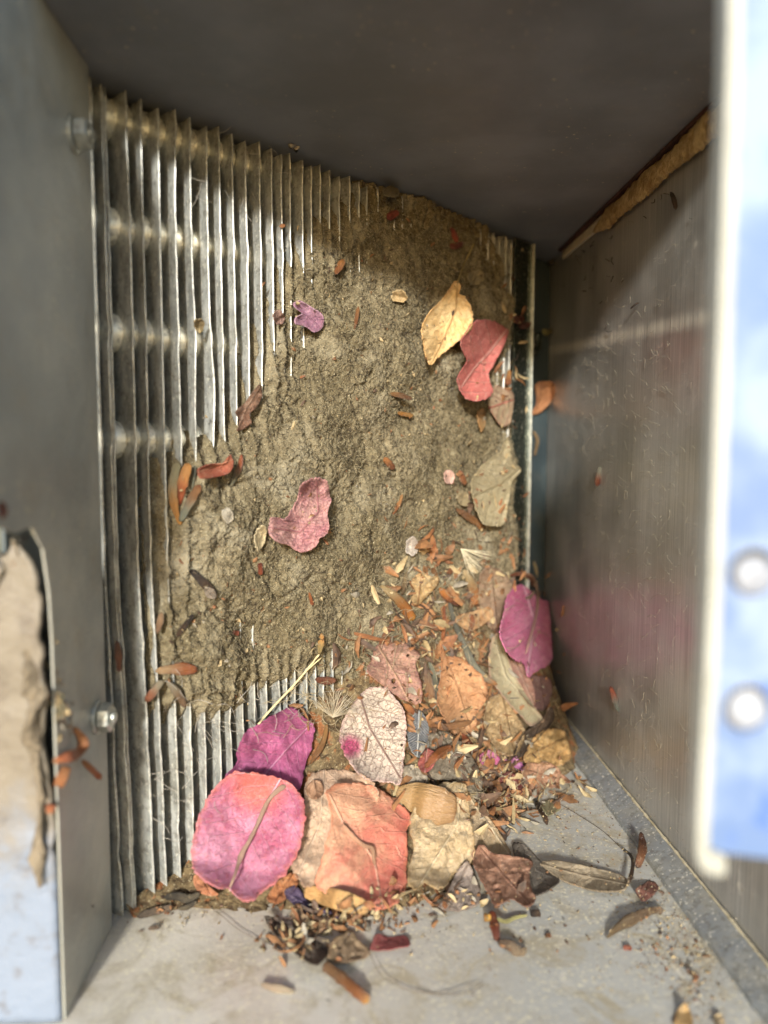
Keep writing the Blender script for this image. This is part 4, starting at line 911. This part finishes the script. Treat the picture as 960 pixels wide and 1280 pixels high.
# ================================================================== on the floor
for nm, lab, cat, sp, w, mt, kw in [
    ('twig', 'thick dark bark stick at the foot of the left fins', 'twig', [(171,1146),(190,1140),(216,1134)], [7, 11, 8], hm('5a4438', '75594a', None, .7), {}),
    ('twig', 'curled dark bark piece right of the thick bark stick', 'twig', [(205,1122),(222,1120),(236,1124),(250,1116)], [5, 11, 12, 5], hm('3c2f26', '5e4c3e', None, .7), {}),
    ('twig', 'small curl of bark lying on the curled dark bark piece', 'twig', [(222,1136),(234,1134),(246,1126)], [4, 8, 4], hm('6b5644', '4a3a2e', None, .7), {}),
    ('seed_husk', 'brown husk with glowing orange tip alone on the front floor', 'seed husk', [(404,1206),(420,1217),(440,1234),(461,1252)], [12, 14, 14, 12], hm('7a5036', '8f4c22', 'd08a3a', .3), {}),
    ('wood_chip', 'faint pinkish sliver on the front floor left of the orange tipped husk', 'wood chip', [(326,1230),(346,1236),(368,1240)], [5, 11, 5], hm('b08a78', 'bd9a86', None, .7), dict(flat=.2)),
    ('seed_husk', 'glossy dark hook shaped husk standing by the floor flange', 'seed husk', [(801,1040),(803,1062),(796,1085)], [5, 12, 7], hm('4a2a20', '7c4a34', '3a2018', .25), dict(lifts=[.006, .002, 0])),
    ('twig', 'thin bent dark stem from the wing seed up to the hook husk', 'twig', [(777,1060),(790,1072),(789,1094),(780,1112)], [3, 4, 5, 3], DK, dict(lift=.001)),
    ('dry_leaf', 'narrow brown pointed leaf blade alone on the right floor', 'dry leaf', [(758,1173),(772,1160),(790,1149),(812,1139),(829,1137)], [2, 9, 14, 10, 9], hm('75563c', '6b4a34', '8a6a58', .5), dict(flat=.25, lift=.0008)),
    ('seed_husk', 'red brown husk hanging below the orange floret on the front floor', 'seed husk', [(614,1138),(618,1156),(622,1177)], [8, 12, 6], hm('8a3a20', '6a2c1c'), {}),
    ('seed_husk', 'brown crumpled calyx at the lower end of the floret cluster', 'seed husk', [(622,1178),(638,1182),(650,1192),(658,1184)], [6, 13, 14, 6], hm('6a4c3c', '826450', None, .6), {}),
    ('twig', 'yellowish stem lying right of the floret cluster', 'twig', [(621,1148),(632,1152),(644,1147),(660,1144)], [4, 6, 5, 3], hm('a8925a', 'bda76c', None, .6), {}),
    ('seed_husk', 'small dark bead at the end of the yellowish stem', 'seed husk', [(663,1143),(676,1142)], [11, 10], DK, {}),
    ('seed_husk', 'dark twisted curl on the floor below the warm brown lobed leaf', 'seed husk', [(670,1001),(675,1010),(680,1018),(684,1031)], [6, 9, 7, 6], DK, {}),
    ('plant_scrap', 'round orange floret on the front floor', 'plant scrap', [(605,1147),(614,1147)], [9, 9], hm('d0801e', 'e09a30'), {}),
    ('plant_scrap', 'tiny pinkish red speck alone on the right floor', 'plant scrap', [(779,1185),(790,1185)], [8, 7], hm('a0503e', '8f4032'), {}),
    ('plant_scrap', 'tiny brown grain right of the floret cluster', 'plant scrap', [(681,1170),(689,1169)], [6, 7], BR, {}),
    ('plant_scrap', 'small brown bit near the floor flange at lower right', 'plant scrap', [(864,1214),(873,1224)], [7, 8], BR, {}),
    ('plant_scrap', 'tiny pink brown scrap on the floor below the bark stick', 'plant scrap', [(185,1161),(200,1158)], [5, 6], hm('80645a', '6e5248'), {})]:
    husk(nm, lab, cat, sp, w, mt, **kw)
leaf('winged_seed', 'long striped tan winged seed lying on the right floor', 'winged seed',
     [(676,1079),(690,1075),(708,1077),(726,1081),(748,1086),(767,1090),(784,1099),(781,1111),(758,1114),(740,1112),(726,1108),(708,1102),(690,1091)], 'a08c6c', 'b3a182', '7a6648', '6c5a40', mid=[(670,1078),(730,1094),(790,1106)], period=.018, vs=.5, net=.1, crum=.0008, lift=.0012, curl=.06, fold=.1, thick=.0004)
leaf('petal', 'flat brick red petal scrap on the front floor', 'petal', [(463,1187),(466,1177),(471,1167),(487,1171),(507,1169),(512,1181),(498,1184),(485,1187)], '96403c', 'a34c46', '7c302c', 'b0605a', crum=.001, lift=.0004)
leaf('leaf_flake', 'dark red glossy flake beside the dusty floor flange', 'leaf flake', [(795,1113),(804,1104),(813,1100),(822,1106),(820,1115),(804,1126)], '7c4a3c', '96604a', '5a3428', None, crum=.002, lift=.0006, rough=.6, fac=.8, rag=.08)
leaf('leaf_flake', 'olive leaf flake beside the dark twisted curl', 'leaf flake', [(677,1005),(692,998),(701,1010),(685,1019)], '8a8058', '9a9066', None, None, crum=.001, lift=.0006)
leaf('leaf_flake', 'yellow flake at the bottom edge of the photo, lower right', 'leaf flake', [(841,1275),(850,1258),(858,1255),(866,1273),(862,1288),(848,1288)], 'bd9048', 'cba25c', None, None, crum=.001, lift=.0006)
leaf('leaf_flake', 'pale flake at the bottom edge right of the yellow flake', 'leaf flake', [(892,1270),(902,1268),(906,1279),(896,1284)], 'c2a87c', 'b39a6e', None, None, crum=.001, lift=.0004)

# orange husks stuck on the left flange, near the lens
fh = 'rust orange husk pieces caught on the left flange'
for lab, sp, w in [('bent orange husk on the left flange, uppermost of three', [(92,909),(104,928),(96,942),(66,952)], [7, 13, 14, 7]),
                   ('long orange husk on the left flange, pointing down', [(84,958),(70,990),(61,1018)], [13, 14, 10]),
                   ('small orange husk on the left wall pointing right', [(102,950),(113,960),(127,974)], [5, 8, 7])]:
    husk('seed_husk', lab, 'seed husk', sp, w, hm('b0683c', 'b8592c', 'c98a68'), lift=.0006)
husk('plant_scrap', 'red brown blurred speck on the far left wall edge', 'plant scrap', [(0,627),(4,636),(3,648)], [6, 10, 6], hm('7a3424', '8a4030'))
husk('plant_scrap', 'dark spiky scrap at the top corner of the left flange', 'plant scrap', [(16,672),(26,676),(35,668)], [5, 9, 3], hm('4c4238', '3a3028'))
husk('dirt_clod', 'tan dirt clod smeared on the left wall above its flange', 'dirt clod', [(84,895),(72,882),(78,866)], [14, 16, 6], hm('7a6a54', '8f7d64', None, .8))

zz = np.linspace(.030, .0985, 120)
V, F = ridge('caked', [(XL-.0030-.0022*max(0, (z-.088)/.01)+.0004*math.sin(z*300), .1450+.0006*math.sin(z*170), z) for z in zz],
             [(.0013*(.35+.65*math.sin((z-.030)/.0685*math.pi))*(1+.9*float(vnoise(np.array(z*190), np.array(.2), 4)))) for z in zz], None, 20, .3, 650, 5, (1.5, .6))
tag(mesh('caked_dust', V, F, mat_plain('caked_dust', '5c5242', '7c705c', 700, .95, 1., .0012)), 'tan dust caked down the edge of the left front flange', kind='stuff')
crumbs('flange_grit', 'tan grit and fluff sprinkled down the edge of the left front flange', 300, [(48,800,12,60), (62,860,9,30), (30,720,14,16), (80,900,8,14)], 48, (.0003, .0014), [.25, .5, .05, .05, .15], (1, 2))

# ================================================================== bolts
def hexbolt(x_px, y_px, label, ypos):
    d = ray(x_px, y_px); t = (ypos)/d[1]; P = CAM+d*t; P[0] = XL
    b = empty('hex_bolt', P); tag(b, label, 'bolt')
    def disc(name, x0, x1, r, n, ch=0, dome=0):
        V = []; F = []
        st = [(x0, r), (x1-ch, r), (x1, r-ch*1.3)]+([(x1+dome, r*.45)] if dome else [])
        for x, q in st:
            for j in range(n):
                a = 2*math.pi*j/n+.3; V.append((P[0]+x, P[1]+q*math.cos(a), P[2]+q*math.sin(a)))
        for i in range(len(st)-1):
            for j in range(n): F.append((i*n+j, i*n+(j+1) % n, (i+1)*n+(j+1) % n, (i+1)*n+j))
        F.append(tuple((len(st)-1)*n+j for j in range(n))); F.append(tuple(range(n))[::-1])
        return part_of(mesh(name, V, F, m_zinc, shade=False), b)
    disc('washer', .0001, .0008, .0038, 26, .0002); disc('head', .0011, .0036, .0033, 6, .0004); disc('shank', .0037, .0044, .0014, 14, .0003)
hexbolt(92, 168, 'shiny zinc hex bolt high on the left wall beside the fins', .1665)
hexbolt(104, 897, 'shiny zinc hex bolt low on the left wall beside the fins', .1705)

# ================================================================== foreground bracket (out of focus)
def fg(px, py, y=.088): d = ray(px, py); return CAM+d*(y/d[1])
BY = .088
br = empty('mounting_bracket', fg(930, 900)); tag(br, 'metal bracket with painted-in blue sky reflection and two holes close to the lens at right', 'bracket')
A0 = fg(906, -60); A1 = fg(868, 1083)
# outline in the plane y = BY
def xz(px, py): p = fg(px, py); return (p[0], p[2])
left = [xz(907, -120), xz(905, 40), xz(893, 400), xz(880, 760), xz(866, 1030), xz(866, 1066), xz(872, 1080), xz(886, 1088)]
right = [xz(1120, 1092), xz(1160, -120)]
M_ = NT('painted_sky_reflection'); v_ = M_.obj(); s1 = M_.n('SeparateXYZ'); M_.set(s1.inputs[0], v_)
cc = M_.mix(M_.step(M_.noise(v_, 55, 4, .6), .38, .62), lin('5a6e90'), lin('7c8ba4'))  # blue of the reflected sky painted into the base colour
cc = M_.mix(M_.step(M_.noise(v_, 90, 3, .6), .58, .7), cc, lin('48629a'))
m_blue = M_.P(Base_Color=cc, Roughness=.35, Normal=M_.bump(M_.noise(v_, 150, 4, .6), .2, .0005))
m_cream = mat_plain('cream_edge_paint', '8e8e84', '9c9c94', 120, .5, .2)
holes = [(xz(942, 716), .0030), (xz(934, 886), .0030)]
def plate(name, pts, y0, y1, mat, holes=()):
    # filled outline with round holes, extruded
    import bmesh
    bm = bmesh.new(); loops = [[(p[0], p[1]) for p in pts]]
    for (hx, hz), r in holes: loops.append([(hx+r*math.cos(2*math.pi*k/28), hz+r*math.sin(2*math.pi*k/28)) for k in range(28)])
    for lp in loops:
        vs = [bm.verts.new((x, y0, z)) for x, z in lp]
        for i in range(len(vs)): bm.edges.new((vs[i], vs[(i+1) % len(vs)]))
    bmesh.ops.triangle_fill(bm, use_beauty=True, edges=bm.edges[:])
    r_ = bmesh.ops.extrude_face_region(bm, geom=bm.faces[:])
    bmesh.ops.translate(bm, vec=(0, y1-y0, 0), verts=[e for e in r_['geom'] if isinstance(e, bmesh.types.BMVert)])
    bmesh.ops.recalc_face_normals(bm, faces=bm.faces[:])
    me = bpy.data.meshes.new(name); bm.to_mesh(me); bm.free(); me.materials.append(mat)
    o = bpy.data.objects.new(name, me); COL.objects.link(o); return part_of(o, br)
inner = [(x+.0016, z+(.0022 if i > 5 else 0)) for i, (x, z) in enumerate(left)]
plate('plate', inner+right, BY, BY+.0012, m_blue, holes)
plate('folded_edge', left+[(inner[-1][0], left[-1][1])]+[(x-.0001, z) for x, z in inner[::-1]], BY-.0012, BY+.0016, m_cream)
for (hx, hz), r in holes:  # grey disc added for the bright light showing through each hole
    V = []; F = []; n = 24
    st = [(BY+.0016, r*.85), (BY+.0010, r*.85), (BY+.0005, r*.55), (BY+.0004, r*.05)]
    for y, q in st:
        for j in range(n): a = 2*math.pi*j/n; V.append((hx+.0007+q*math.cos(a), y, hz-.0006+q*math.sin(a)))
    for i in range(3):
        for j in range(n): F.append((i*n+j, i*n+(j+1) % n, (i+1)*n+(j+1) % n, (i+1)*n+j))
    part_of(mesh('hole_disc', V, F, mat_plain('hole_disc_grey', '787c84', '94989e', 300, .6, .2)), br)

# ================================================================== fibres, tufts, crumbs
def tubes(name, curves, rads, mat, ns=3, cols=None):
    V = []; F = []
    for pts, r in zip(curves, rads):
        pts = np.asarray(pts); n = len(pts); b0 = len(V)
        for i in range(n):
            T = pts[min(i+1, n-1)]-pts[max(i-1, 0)]; T = T/(np.linalg.norm(T)+1e-12)
            A = np.cross(T, (.3, .2, .93)); A /= np.linalg.norm(A)+1e-12; B = np.cross(A, T)
            rr = r*(1 if i < n-1 else .4)
            for j in range(ns):
                a = 2*math.pi*j/ns; V.append(pts[i]+rr*(math.cos(a)*A+math.sin(a)*B))
        for i in range(n-1):
            for j in range(ns): F.append((b0+i*ns+j, b0+i*ns+(j+1) % ns, b0+(i+1)*ns+(j+1) % ns, b0+(i+1)*ns+j))
    return mesh(name, V, F, mat)
def hairmat(name, c, rough=.7): 
    M = NT(name); return M.P(Base_Color=lin(c), Roughness=rough)
# lint on the dust mat
good = np.argwhere(sdist > -.002)
def lint(n, seed, Lr, lift, curlk, rad):
    r = np.random.RandomState(seed); cs_, rs = [], []
    for _ in range(n):
        i, j = good[r.randint(len(good))]
        p = np.array([U[i, j], Z[i, j]]); th = r.uniform(0, 2*math.pi); L = r.uniform(*Lr); k = r.normal(0, curlk); pts = []
        hh = hgt[i, j]+lift*r.uniform(.2, 1); ns_ = 7
        for s in range(ns_):
            ii = min(max(int((p[0]-.012)/(CL-.0255)*(NU-1)), 0), NU-1); jj = min(max(int((p[1]-.0005)/(H-.0009)*(NZ-1)), 0), NZ-1)
            hb = max(hgt[ii, jj], hh-.0006)
            zz = min(max(p[1], .001), H-.001)
            pts.append(P3(p[0], hb+lift*(.4+.8*math.sin(s/ns_*math.pi))*r.uniform(.4, 1), zz))
            p = p+L/ns_*np.array([math.cos(th), math.sin(th)]); th += k+r.normal(0, .25)
        cs_.append(pts); rs.append(r.uniform(*rad))
    return cs_, rs
c_, r_ = lint(13000, 5, (.0008, .0026), .0006, .2, (.00003, .00006))
tag(tubes('pale_lint', c_, r_, hairmat('pale_lint', '978c70')), 'pale short lint fibres bristling all over the dust mat', kind='stuff')
c_, r_ = lint(5000, 6, (.001, .004), .0004, .25, (.00005, .0001))
tag(tubes('dark_lint', c_, r_, hairmat('dark_lint', '3d3325')), 'dark short lint fibres tangled in the dust mat', kind='stuff')
# long hairs, on whatever they cross
def px_hair(pts, w, lift=.0006, n=24):
    B = catmull(pts, n, closed=False); T = np.array([cast(x, y) for x, y in B]); T2 = np.array([T[max(0, i-1):i+2].min() for i in range(n)])
    return [at(x, y, t-lift) for (x, y), t in zip(B, T2)], w/2*float(T.mean())/FPX
r = np.random.RandomState(21)
m_straw = hairmat('straw', 'c2b184', .6)
for lab, pts, w in [('pale straw leaning from the purple bract up to the orange tipped seed', [(323,905),(345,880),(373,850),(399,818)], 2.6),
                    ('thinner straw just above the pale leaning straw', [(332,893),(358,866),(384,838),(402,822)], 1.8),
                    ('short straw crossing the foot of the pale leaning straw', [(328,898),(350,874),(368,859)], 2.0)]:
    c_, rr = px_hair(pts, w, .0012); o = tubes('straw', [c_], [rr], m_straw, 6); tag(o, lab, 'straw')
m_thread = hairmat('dark_hair', '4a3c2c', .5)
for lab, pts, w in [('fine dark hair curving over the floor below the round pink bract', [(254,1128),(275,1143),(300,1163),(330,1178)], .7),
                    ('fine hair looping on the floor right of the orange tipped husk', [(462,1192),(480,1222),(520,1240),(560,1240),(600,1228)], .7),
                    ('fine hair on the floor between the heap and the hook husk', [(700,1005),(725,1020),(755,1040),(778,1062)], .7),
                    ('short wavy hair on the floor at the bottom left of centre', [(520,1236),(550,1245),(590,1240),(606,1229)], .7)]:
    c_, rr = px_hair(pts, w, .0004); tag(tubes('hair', [c_], [rr], m_thread, 5), lab, 'hair')
# lint over the bare fins and heap: stray hairs
def strays(name, lab, n, region, seed, c, w=(.5, 1.1), Lr=(14, 46), lift=.0008):
    r = np.random.RandomState(seed); cs_, rs = [], []
    for _ in range(n):
        k = region[r.randint(len(region))]; x, y = k[0]+r.normal(0, k[2]), k[1]+r.normal(0, k[3]); th = r.uniform(0, 6.28); L = r.uniform(*Lr); pts = []
        kk = r.normal(0, .25)
        for s in range(5): pts.append((x, y)); x += L/5*math.cos(th); y += L/5*math.sin(th); th += kk+r.normal(0, .3)
        a, b = px_hair(pts, r.uniform(*w), lift*r.uniform(.3, 1.6), 8); cs_.append(a); rs.append(b)
    tag(tubes(name, cs_, rs, hairmat(name, c)), lab, kind='stuff')
strays('heap_hair', 'loose pale hairs tangled through the litter heap', 260, [(560,770,50,40), (500,800,50,35), (400,880,30,15), (600,720,40,40), (640,990,30,20)], 31, '94876c', w=(.35, .8))
strays('fin_hair', 'fine grey hairs strung across the lower bare fins', 90, [(240,930,25,30), (225,1000,12,40), (350,880,40,15), (310,900,30,20), (290,210,60,40)], 32, '9a948a', w=(.4, .8))
strays('wall_lint', 'short pale lint curls stuck on the right metal wall', 520, [(790,820,50,120), (770,640,40,110), (800,950,40,60), (740,480,25,80), (820,560,25,120)], 33, '857c6a', w=(.2, .42), Lr=(5, 20), lift=.0002)
strays('wall_grit_hair', 'dark lint stuck on the right wall under the foam strip', 40, [(800,250,40,20), (740,340,30,30)], 34, '3a352c', w=(.6, 1.6), Lr=(4, 12), lift=.0002)

def tuft(label, root, dirs, L, n, seed, c, spread_up=.006):
    r = np.random.RandomState(seed); t0 = cast(*root)-.0012; cs_, rs = [], []
    for _ in range(n):
        a = math.radians(r.uniform(*dirs)); l = L*r.uniform(.75, 1.1); e = r.uniform(.0, spread_up)
        pts = []
        for s in np.linspace(0, 1, 7):
            x = root[0]+l*s*math.cos(a)+l*.12*s*s*r.uniform(-.2, 1); y = root[1]-l*s*math.sin(a)
            pts.append(at(x, y, min(t0, cast(x, y)-.0006)-e*s))
        cs_.append(pts); rs.append(.00005)
    o = tubes('seed_tuft', cs_, rs, hairmat('seed_tuft', c, .4)); tag(o, label, 'seed tuft')
tuft('silky striped seed tuft fanning above the tan husk by the coil edge', (576,686), (-75, -5), 36, 46, 1, 'd8ceb0')
tuft('fluffy seed tuft radiating over the fins left of the veined bract', (416,897), (15, 150), 36, 60, 2, 'b5aa94')

crumbs('loose_litter', 'few crushed slivers lying loose on top of the heap leaves', 110, heapspots, 47, (.0008, .0026), [.34, .15, .3, .1, .11], (1.2, 3), .0002)
crumbs('front_litter', 'dark crushed leaf bits along the front foot of the heap', 420, frontspots, 46, (.0006, .0026), [.42, .26, .16, .08, .08], (1, 3.2), .0002)
crumbs('floor_crumbs', 'fine brown crumbs strewn on the floor in front of the heap', 420, [(420,1165,90,18), (640,1150,50,30), (720,1030,40,40), (830,1170,30,35), (860,1200,25,30), (700,1010,30,15), (230,1135,40,12)], 42, (.0003, .0011), [.3, .3, .2, .1, .1], (1, 2.2))
crumbs('floor_grit', 'pale dust grit scattered over the floor and packed by the right flange', 3200, [(840,1170,32,38), (860,1190,25,40), (850,1175,20,30), (880,1230,20,30), (760,1020,18,30), (800,1110,30,30), (720,1020,50,40), (640,1200,170,40), (740,1140,70,50)], 43, (.00015, .0005), [.1, .6, .05, .05, .2], (1, 1.6))
crumbs('dust_crumbs', 'small crumbs and seed bits embedded in the dust mat', 700, [(470,420,70,90), (560,420,60,80), (470,600,110,90), (380,740,110,70), (600,600,35,80), (300,760,60,60)], 44, (.0003, .0013), [.25, .3, .2, .15, .1], (1, 2.5), keep=lambda x, y: 205 < x < 655 and y > 260)
crumbs('right_dust_litter', 'small husk slivers in the dust beside the coil edge', 140, [(610,620,25,40), (560,690,50,30), (640,440,12,60), (600,700,30,30)], 45, (.0008, .0026), [.35, .2, .1, .3, .05], (1.5, 3.5), .0005)
GR = {'seed husk': 'loose seed husks scattered on the dust, heap and floor', 'leaf flake': 'small leaf flakes', 'plant scrap': 'tiny plant scraps',
      'twig': 'twigs and bark bits', 'dry leaf': 'dry leaves in the box', 'flower bract': 'fallen papery bracts', 'petal': 'loose petals', 'bolt': 'zinc bolts on the left wall',
      'straw': 'straws by the purple bract', 'hair': 'fine hairs on the floor', 'seed tuft': 'seed tufts', 'wood chip': 'wood chips'}
for o in bpy.data.objects:
    if o.get('category') in GR: o['group'] = GR[o['category']]
print('objects', len(bpy.data.objects), 'tris', sum(len(m_.polygons) for m_ in bpy.data.meshes))
